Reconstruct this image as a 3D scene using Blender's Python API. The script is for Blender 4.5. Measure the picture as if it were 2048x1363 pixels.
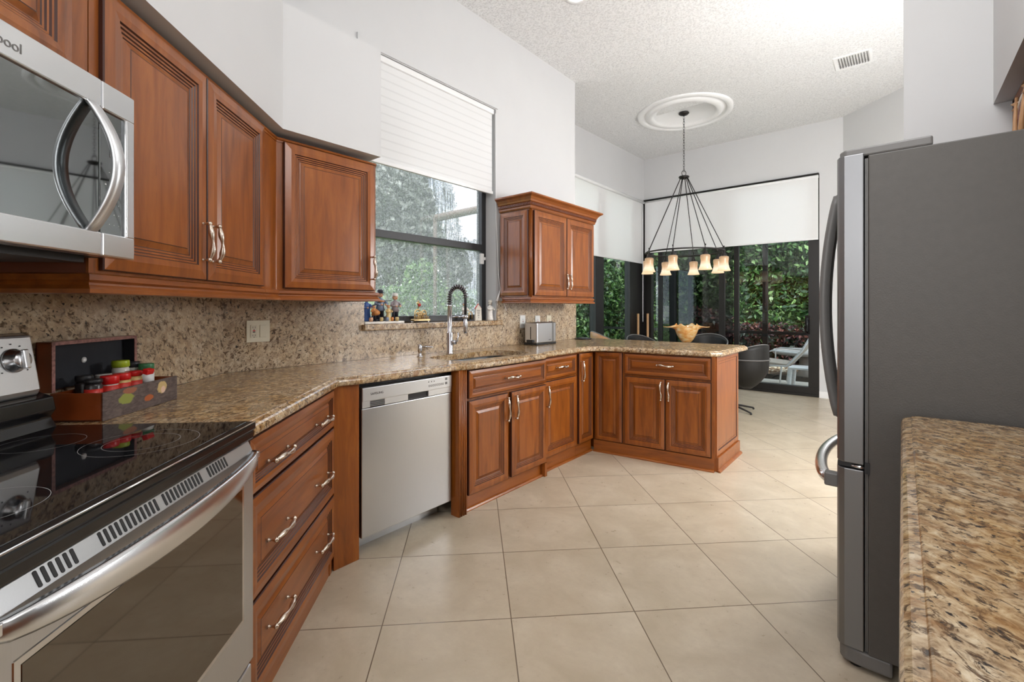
import bpy, bmesh, math, random
from mathutils import Vector, Matrix
import numpy as np
for o in list(bpy.data.objects): bpy.data.objects.remove(o)
PI = math.pi; R2 = 2 ** .5
sc = bpy.context.scene
COL = sc.collection
random.seed(7)
# ---------------------------------------------------------------- camera (level, shifted lens)
YAW = math.radians(40.21); FPX = 920.0
cam = bpy.data.objects.new('camera', bpy.data.cameras.new('camera')); COL.objects.link(cam)
cam.location = (0, 0, 1.25); cam.rotation_euler = (PI / 2, 0, YAW)
cam.data.sensor_width = 36; cam.data.lens = FPX / 2048 * 36
cam.data.shift_y = -(681.5 - 613.8) / 2048
cam.data.clip_start = .02; cam.data.clip_end = 300
sc.camera = cam
sc.view_settings.view_transform = 'Standard'; sc.view_settings.look = 'None'
sc.view_settings.gamma = 1; sc.view_settings.use_curve_mapping = False
sc.view_settings.exposure = 0.24
sc.cycles.use_denoising = True
sc.cycles.max_bounces = 8; sc.cycles.diffuse_bounces = 5; sc.cycles.glossy_bounces = 4
sc.cycles.transmission_bounces = 6; sc.cycles.transparent_max_bounces = 12
sc.cycles.caustics_reflective = False; sc.cycles.caustics_refractive = False
sc.cycles.sample_clamp_indirect = 6
# ---------------------------------------------------------------- world: cloudy sky
wd = bpy.data.worlds.new('sky'); sc.world = wd; wd.use_nodes = True
nt = wd.node_tree; nt.nodes.clear()
def wn(t, **k):
    n = nt.nodes.new(t)
    for a, b in k.items(): setattr(n, a, b)
    return n
_o = wn('ShaderNodeOutputWorld'); _b = wn('ShaderNodeBackground'); _t = wn('ShaderNodeTexCoord')
_n = wn('ShaderNodeTexNoise'); _n.inputs['Scale'].default_value = 2.6; _n.inputs['Detail'].default_value = 6
_r = wn('ShaderNodeValToRGB'); _r.color_ramp.elements[0].position = .35; _r.color_ramp.elements[0].color = (.62, .72, .86, 1)
_r.color_ramp.elements[1].position = .62; _r.color_ramp.elements[1].color = (.95, .97, 1, 1)
nt.links.new(_t.outputs['Generated'], _n.inputs['Vector']); nt.links.new(_n.outputs['Fac'], _r.inputs['Fac'])
nt.links.new(_r.outputs['Color'], _b.inputs['Color']); nt.links.new(_b.outputs[0], _o.inputs[0])
_b.inputs['Strength'].default_value = 3.2
def lamp(name, kind, loc, rot, energy, color=(1, 1, 1), size=None, **k):
    L = bpy.data.lights.new(name, kind); L.energy = energy; L.color = color
    if kind == 'AREA':
        L.shape = 'RECTANGLE'; L.size, L.size_y = size
    elif size is not None:
        if kind == 'SUN': L.angle = size
        else: L.shadow_soft_size = size
    o = bpy.data.objects.new(name, L); COL.objects.link(o); o.location = loc; o.rotation_euler = rot
    return o
# hazy sun standing behind the house
sun = lamp('sun', 'SUN', (3, -5, 12), (0, 0, 0), 3.0, (1, .95, .88), math.radians(3))
sun.rotation_euler = Vector((.45, -.62, .95)).to_track_quat('Z', 'Y').to_euler()
# unseen fill lamps added to brighten the rooms: broad rear, overhead and bare points
lamp('rear_fill_light', 'AREA', (1.2, -3.9, 1.9), (PI / 2, 0, 0), 75, (1, 1, 1), (3.6, 2.4))  # added panel of light before the solid rear wall, no window there
lamp('overhead_fill_light', 'AREA', (-.55, -.9, 3.55), (0, 0, 0), 20, (1, 1, 1), (1.2, 1.2))  # added overhead panel of light, no fixture is built
lamp('unseen_fill_light', 'POINT', (-.2, -.9, 1.9), (0, 0, 0), 30, (1, 1, 1), .3)  # this and the following points are added fill, no pendants hang here
lamp('unseen_fill_light', 'POINT', (-.05, 1.3, 2.7), (0, 0, 0), 29, (1, 1, 1), .3)
lamp('unseen_fill_light', 'POINT', (.25, 4.2, 1.75), (0, 0, 0), 105, (1, 1, 1), .3)  # added to lift the dining alcove, out of view past the fridge wall
lamp('unseen_fill_light', 'POINT', (1.1, 3.5, 1.9), (0, 0, 0), 62, (1, 1, 1), .3)

# ---------------------------------------------------------------- materials
def mat(name):
    m = bpy.data.materials.new(name); m.use_nodes = True
    return m, m.node_tree, m.node_tree.nodes['Principled BSDF']
def nd(t, ty, **k):
    n = t.nodes.new(ty)
    for a, b in k.items(): setattr(n, a, b)
    return n
def ramp(t, fac, stops):
    r = nd(t, 'ShaderNodeValToRGB'); e = r.color_ramp.elements
    while len(e) < len(stops): e.new(.5)
    for i, (p, c) in enumerate(stops):
        e[i].position = p; e[i].color = (*c, 1)
    t.links.new(fac, r.inputs['Fac']); return r.outputs['Color']
def coords(t, scale=(1, 1, 1), rot=(0, 0, 0), loc=(0, 0, 0), kind='Object'):
    c = nd(t, 'ShaderNodeTexCoord'); m = nd(t, 'ShaderNodeMapping')
    m.inputs['Scale'].default_value = scale; m.inputs['Rotation'].default_value = rot; m.inputs['Location'].default_value = loc
    t.links.new(c.outputs[kind], m.inputs['Vector']); return m.outputs['Vector']
def rcoords(t, scale, rot, loc=(0, 0, 0)):
    a = coords(t, (1, 1, 1), rot, loc); m = nd(t, 'ShaderNodeMapping'); m.inputs['Scale'].default_value = scale
    t.links.new(a, m.inputs['Vector']); return m.outputs['Vector']
def noise(t, vec, scale, detail=4, rough=.55, dist=0):
    n = nd(t, 'ShaderNodeTexNoise'); n.inputs['Scale'].default_value = scale; n.inputs['Detail'].default_value = detail
    n.inputs['Roughness'].default_value = rough; n.inputs['Distortion'].default_value = dist
    t.links.new(vec, n.inputs['Vector']); return n.outputs['Fac']
def mix(t, fac, a, b, mode='MIX'):
    m = nd(t, 'ShaderNodeMix', data_type='RGBA', blend_type=mode)
    for s, v in ((0, fac), (6, a), (7, b)):
        if hasattr(v, 'is_output') or isinstance(v, bpy.types.NodeSocket): t.links.new(v, m.inputs[s])
        else: m.inputs[s].default_value = v if s == 0 else (*v, 1)
    return m.outputs[2]
def mth(t, op, a, b=None, c=None):
    m = nd(t, 'ShaderNodeMath', operation=op)
    for i, v in enumerate((a, b, c)):
        if v is None: continue
        if isinstance(v, bpy.types.NodeSocket): t.links.new(v, m.inputs[i])
        else: m.inputs[i].default_value = v
    return m.outputs[0]
def bump(t, p, h, strength=.2, dist=.01):
    b = nd(t, 'ShaderNodeBump'); b.inputs['Strength'].default_value = strength; b.inputs['Distance'].default_value = dist
    t.links.new(h, b.inputs['Height']); t.links.new(b.outputs[0], p.inputs['Normal'])
def plain(name, col, rough=.5, metal=0, vary=.06, scale=18, bumpy=0, coat=0, spec=.5, alpha=1, trans=0, emit=None):
    m, t, p = mat(name)
    v = coords(t); f = noise(t, v, scale, 3)
    c = ramp(t, f, [(.3, tuple(max(0, x * (1 - vary)) for x in col)), (.7, tuple(min(1, x * (1 + vary)) for x in col))])
    t.links.new(c, p.inputs['Base Color'])
    p.inputs['Roughness'].default_value = rough; p.inputs['Metallic'].default_value = metal
    p.inputs['Specular IOR Level'].default_value = spec
    p.inputs['Coat Weight'].default_value = coat; p.inputs['Coat Roughness'].default_value = .12
    p.inputs['Transmission Weight'].default_value = trans
    if emit: p.inputs['Emission Color'].default_value = (*emit[0], 1); p.inputs['Emission Strength'].default_value = emit[1]
    if bumpy: bump(t, p, noise(t, v, scale * 6, 4), bumpy)
    return m
def wood(name, sc3, dark, mid, light, rough=.32):
    m, t, p = mat(name)
    v = coords(t, sc3); f = noise(t, v, 3.2, 6, .6, .6)
    c = ramp(t, f, [(.28, dark), (.5, mid), (.75, light)])
    f2 = noise(t, coords(t, tuple(.35 * a + .8 for a in sc3), loc=(3, 1, 2)), 2.1, 3)
    c = mix(t, ramp(t, f2, [(.4, (0, 0, 0)), (.72, (.45, .45, .45))]), c, mid, 'MIX')
    sp = noise(t, coords(t, tuple(1.6 * a for a in sc3), loc=(7, 2, 5)), 9, 2)
    c = mix(t, ramp(t, sp, [(.22, (.3, .3, .3)), (.32, (0, 0, 0))]), c, tuple(x * .5 for x in dark))
    t.links.new(c, p.inputs['Base Color'])
    p.inputs['Roughness'].default_value = rough; p.inputs['Coat Weight'].default_value = .22; p.inputs['Coat Roughness'].default_value = .2
    return m
WD, WM, WL = (.145, .037, .005), (.265, .072, .009), (.38, .117, .0155)
M = {}
M['wood_v'] = wood('cherry_wood_upright', (7, 7, .9), WD, WM, WL)
M['wood_h'] = wood('cherry_wood_level', (.9, 7, 7), WD, WM, WL)
M['glaze_gap'] = plain('dark_glaze_and_gap_shade', (.045, .010, .004), .4)
M['wood_dark'] = plain('dark_cherry_wood', (.13, .032, .010), .4, coat=.2)
def granite(name, tone=1.0, grey=0.0):
    m, t, p = mat(name)
    v = rcoords(t, (1, 1.5, 1.2), (.8, .25, .75))
    big = noise(t, v, 7, 5, .6, .4); med = noise(t, v, 34, 6, .68, .5); spk = noise(t, v, 62, 4, .6, .3); vn = noise(t, rcoords(t, (.85, 1.9, 1.2), (.75, .2, .85), (4, 4, 4)), 34, 5, .72, 1.0)
    c = ramp(t, med, [(.32, (.13, .065, .022)), (.43, (.30, .165, .06)), (.55, (.50, .33, .155)), (.72, (.66, .51, .31))])
    g = ramp(t, big, [(.38, (0, 0, 0)), (.66, (.75, .75, .75))])
    c = mix(t, g, c, ramp(t, med, [(.34, (.24, .16, .09)), (.5, (.50, .39, .26)), (.68, (.68, .59, .45))]))
    if grey: c = mix(t, grey, c, (.60, .52, .42))
    c = mix(t, ramp(t, vn, [(.39, (.95, .95, .95)), (.48, (0, 0, 0))]), c, (.085, .045, .020))
    c = mix(t, ramp(t, spk, [(.34, (1, 1, 1)), (.40, (0, 0, 0))]), c, (.030, .022, .018))
    if not grey: c = mix(t, ramp(t, noise(t, rcoords(t, (1, 2.0, 1.3), (.8, .2, .9), (9, 2, 1)), 13, 4, .6, .6), [(.34, (.8, .8, .8)), (.46, (0, 0, 0))]), c, (.27, .135, .05))
    t.links.new(c, p.inputs['Base Color'])
    p.inputs['Roughness'].default_value = .20; p.inputs['Specular IOR Level'].default_value = 1.0
    return m
M['granite'] = granite('golden_speckled_granite')
M['granite_wall'] = granite('grey_gold_granite_slab', grey=.32)
def steel(name, base=(.76, .77, .79), rough=.24, sc3=(1, 1, 60), an=.0):
    m, t, p = mat(name)
    f = noise(t, coords(t, sc3), 14, 3)
    t.links.new(ramp(t, f, [(.3, tuple(x * .97 for x in base)), (.7, base)]), p.inputs['Base Color'])
    p.inputs['Metallic'].default_value = 1
    t.links.new(ramp(t, f, [(.3, (rough * .96,) * 3), (.7, (rough * 1.05,) * 3)]), p.inputs['Roughness'])
    p.inputs['Anisotropic'].default_value = an
    return m
M['steel_h'] = steel('brushed_steel_level', sc3=(1, 1, 60))
M['steel_v'] = steel('brushed_steel_upright', sc3=(50, 50, 1), rough=.3, base=(.60, .61, .63))
M['steel_fridge'] = steel('satin_fridge_steel', (.25, .252, .26), .42, (50, 50, 1))
M['steel_bright'] = steel('polished_steel', (.74, .74, .75), .12)
M['steel_panel'] = steel('pale_brushed_steel', (.70, .71, .72), .38, (60, 60, 1))
M['nickel'] = plain('satin_bronze_nickel', (.66, .56, .47), .27, 1, .1)
M['chrome'] = plain('chrome', (.58, .58, .60), .2, 1, .02)
M['dark_coil'] = plain('dark_steel_coil', (.20, .18, .19), .25, 1, .05)
M['wall'] = plain('white_wall_paint', (.64, .64, .644), .65, vary=.012, scale=3, bumpy=.03)
M['trim'] = plain('white_trim_paint', (.86, .86, .86), .4, vary=.01)
M['white_plastic'] = plain('white_plastic', (.82, .82, .80), .35, vary=.02)
M['ivory'] = plain('ivory_plastic', (.74, .69, .54), .35, vary=.02)
M['black'] = plain('black_enamel', (.010, .010, .011), .16, vary=.1)
M['black_matte'] = plain('black_plastic', (.018, .018, .020), .45, vary=.1)
M['bronze'] = plain('dark_bronze_frame', (.008, .0065, .0055), .4, vary=.2)
M['iron'] = plain('wrought_iron', (.022, .019, .018), .45, .4, vary=.15)
M['grey_side'] = plain('grey_textured_fridge_side', (.080, .073, .066), .45, vary=.04, scale=40, bumpy=.10)
M['fridge_grey'] = plain('grey_plastic', (.16, .155, .15), .4, vary=.03)
M['leather'] = plain('charcoal_leather', (.009, .0085, .0075), .55, vary=.1, bumpy=.04)
M['tan_wood'] = plain('light_tan_wood', (.62, .37, .18), .4, vary=.1)
M['chair_ply'] = plain('tan_bent_plywood', (.50, .27, .13), .35, vary=.08)
M['red_plastic'] = plain('red_plastic', (.62, .012, .012), .3, vary=.04)
M['green_lid'] = plain('lime_green_plastic', (.36, .47, .02), .35, vary=.04)
M['dgreen_lid'] = plain('dark_green_plastic', (.03, .16, .06), .35, vary=.04)
M['spice_glass'] = plain('clear_spice_jar', (.62, .60, .55), .15, vary=.1)
M['spice_yellow'] = plain('yellow_spice', (.60, .42, .16), .4, vary=.3, scale=60)
M['spice_red'] = plain('red_label', (.55, .03, .02), .4, vary=.2, scale=50)
M['spice_black'] = plain('black_printed_label', (.025, .02, .02), .3, vary=.4, scale=60)
M['lining'] = plain('black_lining_cloth', (.018, .020, .026), .8, vary=.1)
M['box_wood'] = plain('red_brown_box_wood', (.24, .050, .010), .3, vary=.18, scale=8, coat=.3)
M['box_rim'] = plain('mottled_pink_brown_rim', (.30, .14, .12), .5, vary=.4, scale=120)
M['concrete'] = plain('patio_concrete', (.52, .48, .42), .8, vary=.1, scale=3)
M['soil'] = plain('dark_mulch', (.10, .065, .04), .9, vary=.4, scale=9)
M['lawn'] = plain('lawn_grass', (.20, .30, .12), .9, vary=.25, scale=6)
M['bark'] = plain('bark', (.13, .10, .08), .9, vary=.3)
M['taupe'] = plain('taupe_sling_fabric', (.42, .36, .30), .8, vary=.06)
M['table_stone'] = plain('weathered_stone', (.40, .37, .35), .8, vary=.12)
M['ext_white'] = plain('exterior_white_paint', (.70, .70, .70), .5, vary=.02)
def leafm(name, col):
    m, t, p = mat(name)
    f = noise(t, coords(t), 9, 3)
    t.links.new(ramp(t, f, [(.3, tuple(x * .55 for x in col)), (.7, tuple(min(1, x * 1.35) for x in col))]), p.inputs['Base Color'])
    p.inputs['Roughness'].default_value = .4
    return m
M['leafs'] = [leafm('leaf_deep', (.035, .085, .030)), leafm('leaf_mid', (.085, .19, .045)), leafm('leaf_light', (.24, .38, .13))]
M['leaf_grey'] = [leafm('leaf_olive', (.12, .13, .11)), leafm('leaf_sage', (.18, .20, .17)), leafm('leaf_pale', (.27, .29, .26))]
M['leaf_red'] = [leafm('leaf_burgundy', (.07, .025, .03)), leafm('leaf_dark', (.03, .045, .03)), leafm('leaf_rust', (.24, .09, .07))]
M['stones'] = [plain('tan_stone', (.55, .42, .28), .8), plain('brown_stone', (.28, .18, .11), .8), plain('pale_stone', (.75, .66, .52), .8)]
# ceiling popcorn
m, t, p = mat('popcorn_ceiling'); v = coords(t)
f = noise(t, v, 62, 3, .75)
t.links.new(ramp(t, f, [(.36, (.70, .70, .70)), (.56, (.90, .90, .90))]), p.inputs['Base Color']); p.inputs['Roughness'].default_value = .9
bump(t, p, f, .8, .014); M['ceiling'] = m
# diagonal beige porcelain tiles with grout
m, t, p = mat('beige_floor_tile'); v = coords(t)
sx = nd(t, 'ShaderNodeSeparateXYZ'); t.links.new(v, sx.inputs[0]); X, Y = sx.outputs[0], sx.outputs[1]
s_ = mth(t, 'DIVIDE', mth(t, 'SUBTRACT', mth(t, 'MULTIPLY', mth(t, 'SUBTRACT', Y, X), 1 / R2), 1.8429), .4986)
c_ = mth(t, 'DIVIDE', mth(t, 'ADD', mth(t, 'MULTIPLY', mth(t, 'ADD', Y, X), 1 / R2), .3579), .5088)
def edge(u):
    fr = mth(t, 'FRACT', mth(t, 'ADD', u, 50)); return mth(t, 'MINIMUM', fr, mth(t, 'SUBTRACT', 1, fr))
em = mth(t, 'MINIMUM', edge(s_), edge(c_))
g = mth(t, 'LESS_THAN', em, .0042)
cb = nd(t, 'ShaderNodeCombineXYZ'); t.links.new(mth(t, 'FLOOR', s_), cb.inputs[0]); t.links.new(mth(t, 'FLOOR', c_), cb.inputs[1])
wn_ = nd(t, 'ShaderNodeTexWhiteNoise'); t.links.new(cb.outputs[0], wn_.inputs['Vector'])
va = nd(t, 'ShaderNodeVectorMath', operation='ADD'); vs = nd(t, 'ShaderNodeVectorMath', operation='SCALE'); vs.inputs['Scale'].default_value = 30
t.links.new(wn_.outputs['Color'], vs.inputs[0]); t.links.new(vs.outputs[0], va.inputs[0]); t.links.new(v, va.inputs[1])
f1 = noise(t, va.outputs[0], 3.5, 7, .62, .5); f2 = noise(t, va.outputs[0], 26, 5, .7)
c = ramp(t, f1, [(.28, (.43, .355, .250)), (.5, (.52, .44, .325)), (.72, (.60, .52, .40))])
c = mix(t, ramp(t, f2, [(.35, (.35, .35, .35)), (.6, (0, 0, 0))]), c, (.44, .36, .27))
c = mix(t, g, c, (.16, .115, .075)); t.links.new(c, p.inputs['Base Color'])
t.links.new(mth(t, 'ADD', mth(t, 'MULTIPLY', f2, .22), .20), p.inputs['Roughness'])
bump(t, p, mth(t, 'MULTIPLY', mth(t, 'MINIMUM', em, .006), 160), .3, .002)
M['floor'] = m
# glass
def glass(name, tint, refl=1.0):
    m, t, p = mat(name); t.nodes.remove(p); out = t.nodes['Material Output']
    tr = nd(t, 'ShaderNodeBsdfTransparent'); tr.inputs[0].default_value = (*tint, 1)
    gl = nd(t, 'ShaderNodeBsdfGlossy'); gl.inputs['Roughness'].default_value = .01
    fr = nd(t, 'ShaderNodeLayerWeight'); fr.inputs[0].default_value = .5
    ms = nd(t, 'ShaderNodeMixShader'); t.links.new(mth(t, 'MULTIPLY', mth(t, 'ADD', mth(t, 'MULTIPLY', mth(t, 'POWER', fr.outputs[1], 4), .8), .035), refl), ms.inputs[0])
    t.links.new(tr.outputs[0], ms.inputs[1]); t.links.new(gl.outputs[0], ms.inputs[2]); t.links.new(ms.outputs[0], out.inputs[0])
    return m
M['glass'] = glass('tinted_window_glass', (.80, .84, .84), 1.6)
M['glass_dark'] = glass('double_tinted_glass', (.42, .44, .45), 2.0)
# wet, fogged kitchen window glass
m, t, p = mat('fogged_wet_glass'); t.nodes.remove(p); out = t.nodes['Material Output']
tr = nd(t, 'ShaderNodeBsdfTransparent'); tr.inputs[0].default_value = (.95, .945, .955, 1)
rf = nd(t, 'ShaderNodeBsdfRefraction'); rf.inputs['IOR'].default_value = 1.06; rf.inputs['Roughness'].default_value = .09; rf.inputs[0].default_value = (.97, .965, .975, 1)
tl = nd(t, 'ShaderNodeBsdfTranslucent'); tl.inputs[0].default_value = (.90, .90, .92, 1)
drops = noise(t, coords(t), 150, 2, .7); streak = noise(t, coords(t, (60, 60, 2.0)), 2.2, 5, .7)
a1 = nd(t, 'ShaderNodeMixShader'); t.links.new(ramp(t, drops, [(.40, (.04, .04, .04)), (.60, (.28, .28, .28))]), a1.inputs[0])
t.links.new(rf.outputs[0], a1.inputs[1]); t.links.new(tl.outputs[0], a1.inputs[2])
a2 = nd(t, 'ShaderNodeMixShader')
t.links.new(mth(t, 'MULTIPLY', ramp(t, streak, [(.44, (0, 0, 0)), (.62, (.9, .9, .9))]), ramp(t, drops, [(.42, (1, 1, 1)), (.55, (.25, .25, .25))])), a2.inputs[0])
t.links.new(a1.outputs[0], a2.inputs[1]); t.links.new(tr.outputs[0], a2.inputs[2]); t.links.new(a2.outputs[0], out.inputs[0])
M['fog_glass'] = m
def fabric(name, col, transl, stripes=False):
    m, t, p = mat(name); out = t.nodes['Material Output']
    p.inputs['Base Color'].default_value = (*col, 1); p.inputs['Roughness'].default_value = .8
    tl = nd(t, 'ShaderNodeBsdfTranslucent'); tl.inputs[0].default_value = (*col, 1)
    ms = nd(t, 'ShaderNodeMixShader'); ms.inputs[0].default_value = transl
    t.links.new(p.outputs[0], ms.inputs[1]); t.links.new(tl.outputs[0], ms.inputs[2]); t.links.new(ms.outputs[0], out.inputs[0])
    bump(t, p, noise(t, coords(t), 260, 2), .1, .002)
    if stripes:
        s = nd(t, 'ShaderNodeSeparateXYZ'); t.links.new(coords(t), s.inputs[0])
        w = mth(t, 'FRACT', mth(t, 'DIVIDE', s.outputs[2], .058))
        cc = ramp(t, w, [(0, tuple(x * .88 for x in col)), (.12, col), (.85, col), (1, tuple(x * .88 for x in col))])
        t.links.new(cc, p.inputs['Base Color']); t.links.new(cc, tl.inputs[0])
    return m
M['shade_fabric'] = fabric('white_roller_shade_fabric', (.95, .95, .95), .20)
M['cell_fabric'] = fabric('white_cellular_shade_fabric', (.95, .95, .95), .20, True)
# amber lamp glass
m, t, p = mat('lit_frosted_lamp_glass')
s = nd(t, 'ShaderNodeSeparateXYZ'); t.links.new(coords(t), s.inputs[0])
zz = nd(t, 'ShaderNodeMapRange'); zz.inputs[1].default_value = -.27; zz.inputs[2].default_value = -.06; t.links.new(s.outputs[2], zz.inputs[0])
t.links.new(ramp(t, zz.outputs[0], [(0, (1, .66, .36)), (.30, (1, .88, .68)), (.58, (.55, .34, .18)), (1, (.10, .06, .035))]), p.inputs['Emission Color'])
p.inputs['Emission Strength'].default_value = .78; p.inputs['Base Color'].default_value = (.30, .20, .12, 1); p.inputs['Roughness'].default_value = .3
M['lamp_glass'] = m
m, t, p = mat('amber_art_glass'); f = noise(t, coords(t, (1, 1, 2)), 14, 4)
t.links.new(ramp(t, f, [(.3, (.72, .24, .05)), (.5, (.85, .47, .16)), (.72, (.93, .74, .46))]), p.inputs['Base Color'])
p.inputs['Roughness'].default_value = .12; p.inputs['Transmission Weight'].default_value = .15; p.inputs['Subsurface Weight'].default_value = .2; M['amber'] = m
M['clear_glass'] = plain('clear_glass', (.95, .96, .95), .05, vary=.01, trans=.9)
# painted fruit on the spice box front
m, t, p = mat('painted_fruit_decoration'); v = coords(t)
f = noise(t, coords(t, (1, 1, 3)), 30, 5, .6, 1.5); c = ramp(t, f, [(.35, (.075, .055, .05)), (.6, (.15, .115, .105)), (.8, (.22, .17, .15))])
def blob(c, cx, cz, rx, rz, col, seed):
    s = nd(t, 'ShaderNodeSeparateXYZ'); t.links.new(v, s.inputs[0])
    dx = mth(t, 'DIVIDE', mth(t, 'SUBTRACT', s.outputs[0], cx), rx); dz = mth(t, 'DIVIDE', mth(t, 'SUBTRACT', s.outputs[2], cz), rz)
    d = mth(t, 'ADD', mth(t, 'MULTIPLY', dx, dx), mth(t, 'MULTIPLY', dz, dz))
    d = mth(t, 'ADD', d, mth(t, 'MULTIPLY', mth(t, 'SUBTRACT', noise(t, coords(t, loc=(seed, seed, 0)), 45, 3), .5), 1.6))
    return mix(t, ramp(t, d, [(.75, (1, 1, 1)), (1.0, (0, 0, 0))]), c, col)
c = blob(c, .09, .050, .034, .018, (.28, .31, .07), 1); c = blob(c, .105, .072, .036, .010, (.36, .14, .08), 2)
c = blob(c, .19, .033, .022, .010, (.45, .12, .04), 3); c = blob(c, .255, .056, .026, .021, (.62, .45, .20), 4); c = blob(c, .262, .048, .012, .013, (.80, .55, .42), 5)
t.links.new(c, p.inputs['Base Color']); p.inputs['Roughness'].default_value = .4; M['painted'] = m

# ---------------------------------------------------------------- mesh helpers
class MB:
    def __init__(s): s.v = []; s.f = []; s.m = []; s.mats = []; s.sm = []
    def mi(s, m):
        m = M[m] if isinstance(m, str) else m
        if m not in s.mats: s.mats.append(m)
        return s.mats.index(m)
    def add(s, vs, fs, m, smooth=False):
        b = len(s.v); s.v += [tuple(x) for x in vs]; k = s.mi(m)
        for f in fs: s.f.append([b + i for i in f]); s.m.append(k); s.sm.append(smooth)
        return s
    def box(s, x0, x1, y0, y1, z0, z1, m, T=None):
        vs = [(x, y, z) for z in (z0, z1) for y in (y0, y1) for x in (x0, x1)]
        if T is not None: vs = [tuple(T @ Vector(v)) for v in vs]
        return s.add(vs, [(0, 2, 3, 1), (4, 5, 7, 6), (0, 1, 5, 4), (2, 6, 7, 3), (0, 4, 6, 2), (1, 3, 7, 5)], m)
    def bbox(s, x0, x1, y0, y1, z0, z1, m, r=.003, T=None, seg=2):
        bm = bmesh.new(); bmesh.ops.create_cube(bm, size=1)
        for v in bm.verts: v.co = Vector(((x0 + x1) / 2 + v.co.x * (x1 - x0), (y0 + y1) / 2 + v.co.y * (y1 - y0), (z0 + z1) / 2 + v.co.z * (z1 - z0)))
        bmesh.ops.bevel(bm, geom=bm.edges[:], offset=r, segments=seg, affect='EDGES', profile=.5)
        return s.bm(bm, m, T)
    def bm(s, bm, m, T=None, smooth=False):
        bm.verts.ensure_lookup_table()
        vs = [(T @ v.co) if T is not None else v.co.copy() for v in bm.verts]
        s.add(vs, [[v.index for v in f.verts] for f in bm.faces], m, smooth); bm.free(); return s
    def prism(s, poly, z0, z1, m):
        n = len(poly)
        if sum(poly[i][0] * poly[(i + 1) % n][1] - poly[(i + 1) % n][0] * poly[i][1] for i in range(n)) < 0: poly = poly[::-1]
        vs = [(x, y, z0) for x, y in poly] + [(x, y, z1) for x, y in poly]
        return s.add(vs, [list(range(n))[::-1], list(range(n, 2 * n))] + [(i, (i + 1) % n, n + (i + 1) % n, n + i) for i in range(n)], m)
    def tube(s, pts, r, m, seg=8, caps=True, closed=False):
        pts = [Vector(p) for p in pts]; n = len(pts); rr = r if isinstance(r, (list, tuple)) else [r] * n
        vs = []; up = None
        for i, p in enumerate(pts):
            if closed: d = (pts[(i + 1) % n] - pts[i - 1]).normalized()
            else: d = (pts[min(i + 1, n - 1)] - pts[max(i - 1, 0)]).normalized()
            if up is None:
                up = Vector((0, 0, 1)) if abs(d.z) < .9 else Vector((1, 0, 0))
            a = d.cross(up).normalized(); b = a.cross(d).normalized(); up = b
            for k in range(seg):
                t = 2 * PI * k / seg; vs.append(p + (a * math.cos(t) + b * math.sin(t)) * rr[i])
        fs = []
        for i in range(n if closed else n - 1):
            for k in range(seg):
                j = (i + 1) % n
                fs.append((i * seg + k, i * seg + (k + 1) % seg, j * seg + (k + 1) % seg, j * seg + k))
        if caps and not closed: fs += [list(range(seg))[::-1], [(n - 1) * seg + k for k in range(seg)]]
        return s.add(vs, fs, m, True)
    def lathe(s, prof, c, m, seg=24, T=None, smooth=True, sx=1, sy=1):
        vs = []; n = len(prof)
        for r, z in prof:
            for k in range(seg):
                t = 2 * PI * k / seg; v = Vector((c[0] + r * sx * math.cos(t), c[1] + r * sy * math.sin(t), c[2] + z))
                vs.append(T @ v if T is not None else v)
        fs = [(i * seg + k, i * seg + (k + 1) % seg, (i + 1) * seg + (k + 1) % seg, (i + 1) * seg + k) for i in range(n - 1) for k in range(seg)]
        if prof[0][0] > 1e-6: fs.append(list(range(seg))[::-1])
        if prof[-1][0] > 1e-6: fs.append([(n - 1) * seg + k for k in range(seg)])
        return s.add(vs, fs, m, smooth)
    def ball(s, c, r, m, sx=1, sy=1, sz=1, seg=12):
        n = seg // 2 + 1
        return s.lathe([(r * math.sin(PI * i / n), -r * sz * math.cos(PI * i / n)) for i in range(n + 1)], c, m, seg, sx=sx, sy=sy)
    def rings(s, x0, x1, z0, z1, yf, rings, m, cap=None, mg='glaze_gap'):
        """concentric raised-panel front in the local xz plane, front towards -y; rings = (inset, out, is_glaze)"""
        vs = []
        for ins, out, g in rings:
            vs += [(x0 + ins, yf - out, z0 + ins), (x1 - ins, yf - out, z0 + ins), (x1 - ins, yf - out, z1 - ins), (x0 + ins, yf - out, z1 - ins)]
        b = len(s.v); s.v += vs; a = s.mi(m); gk = s.mi(mg)
        for i in range(len(rings) - 1):
            for k in range(4):
                s.f.append([b + i * 4 + k, b + i * 4 + (k + 1) % 4, b + i * 4 + 4 + (k + 1) % 4, b + i * 4 + 4 + k])
                s.m.append(gk if rings[i + 1][2] else a); s.sm.append(False)
        e = b + (len(rings) - 1) * 4; s.f.append([e, e + 1, e + 2, e + 3]); s.m.append(a); s.sm.append(False)
        s.f.append([b + 3, b + 2, b + 1, b]); s.m.append(a); s.sm.append(False)
        return s
    def sweep(s, path, prof, m, closed=False, z=0):
        """profile (out, z) swept along an xy path with mitred corners; out is to the right of travel"""
        P = [Vector(p) for p in path]; n = len(P); k = len(prof); vs = []
        for i in range(n):
            d0 = (P[i] - P[i - 1]).normalized() if (i > 0 or closed) else None
            d1 = (P[(i + 1) % n] - P[i]).normalized() if (i < n - 1 or closed) else None
            if d0 is None: d0 = d1
            if d1 is None: d1 = d0
            n0 = Vector((d0.y, -d0.x)); n1 = Vector((d1.y, -d1.x)); nn = (n0 + n1).normalized(); q = 1 / max(.3, nn.dot(n0))
            for o, zz in prof: vs.append((P[i].x + nn.x * o * q, P[i].y + nn.y * o * q, z + zz))
        fs = []
        for i in range(n if closed else n - 1):
            j = (i + 1) % n
            for a in range(k - 1): fs.append((i * k + a, j * k + a, j * k + a + 1, i * k + a + 1))
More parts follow.
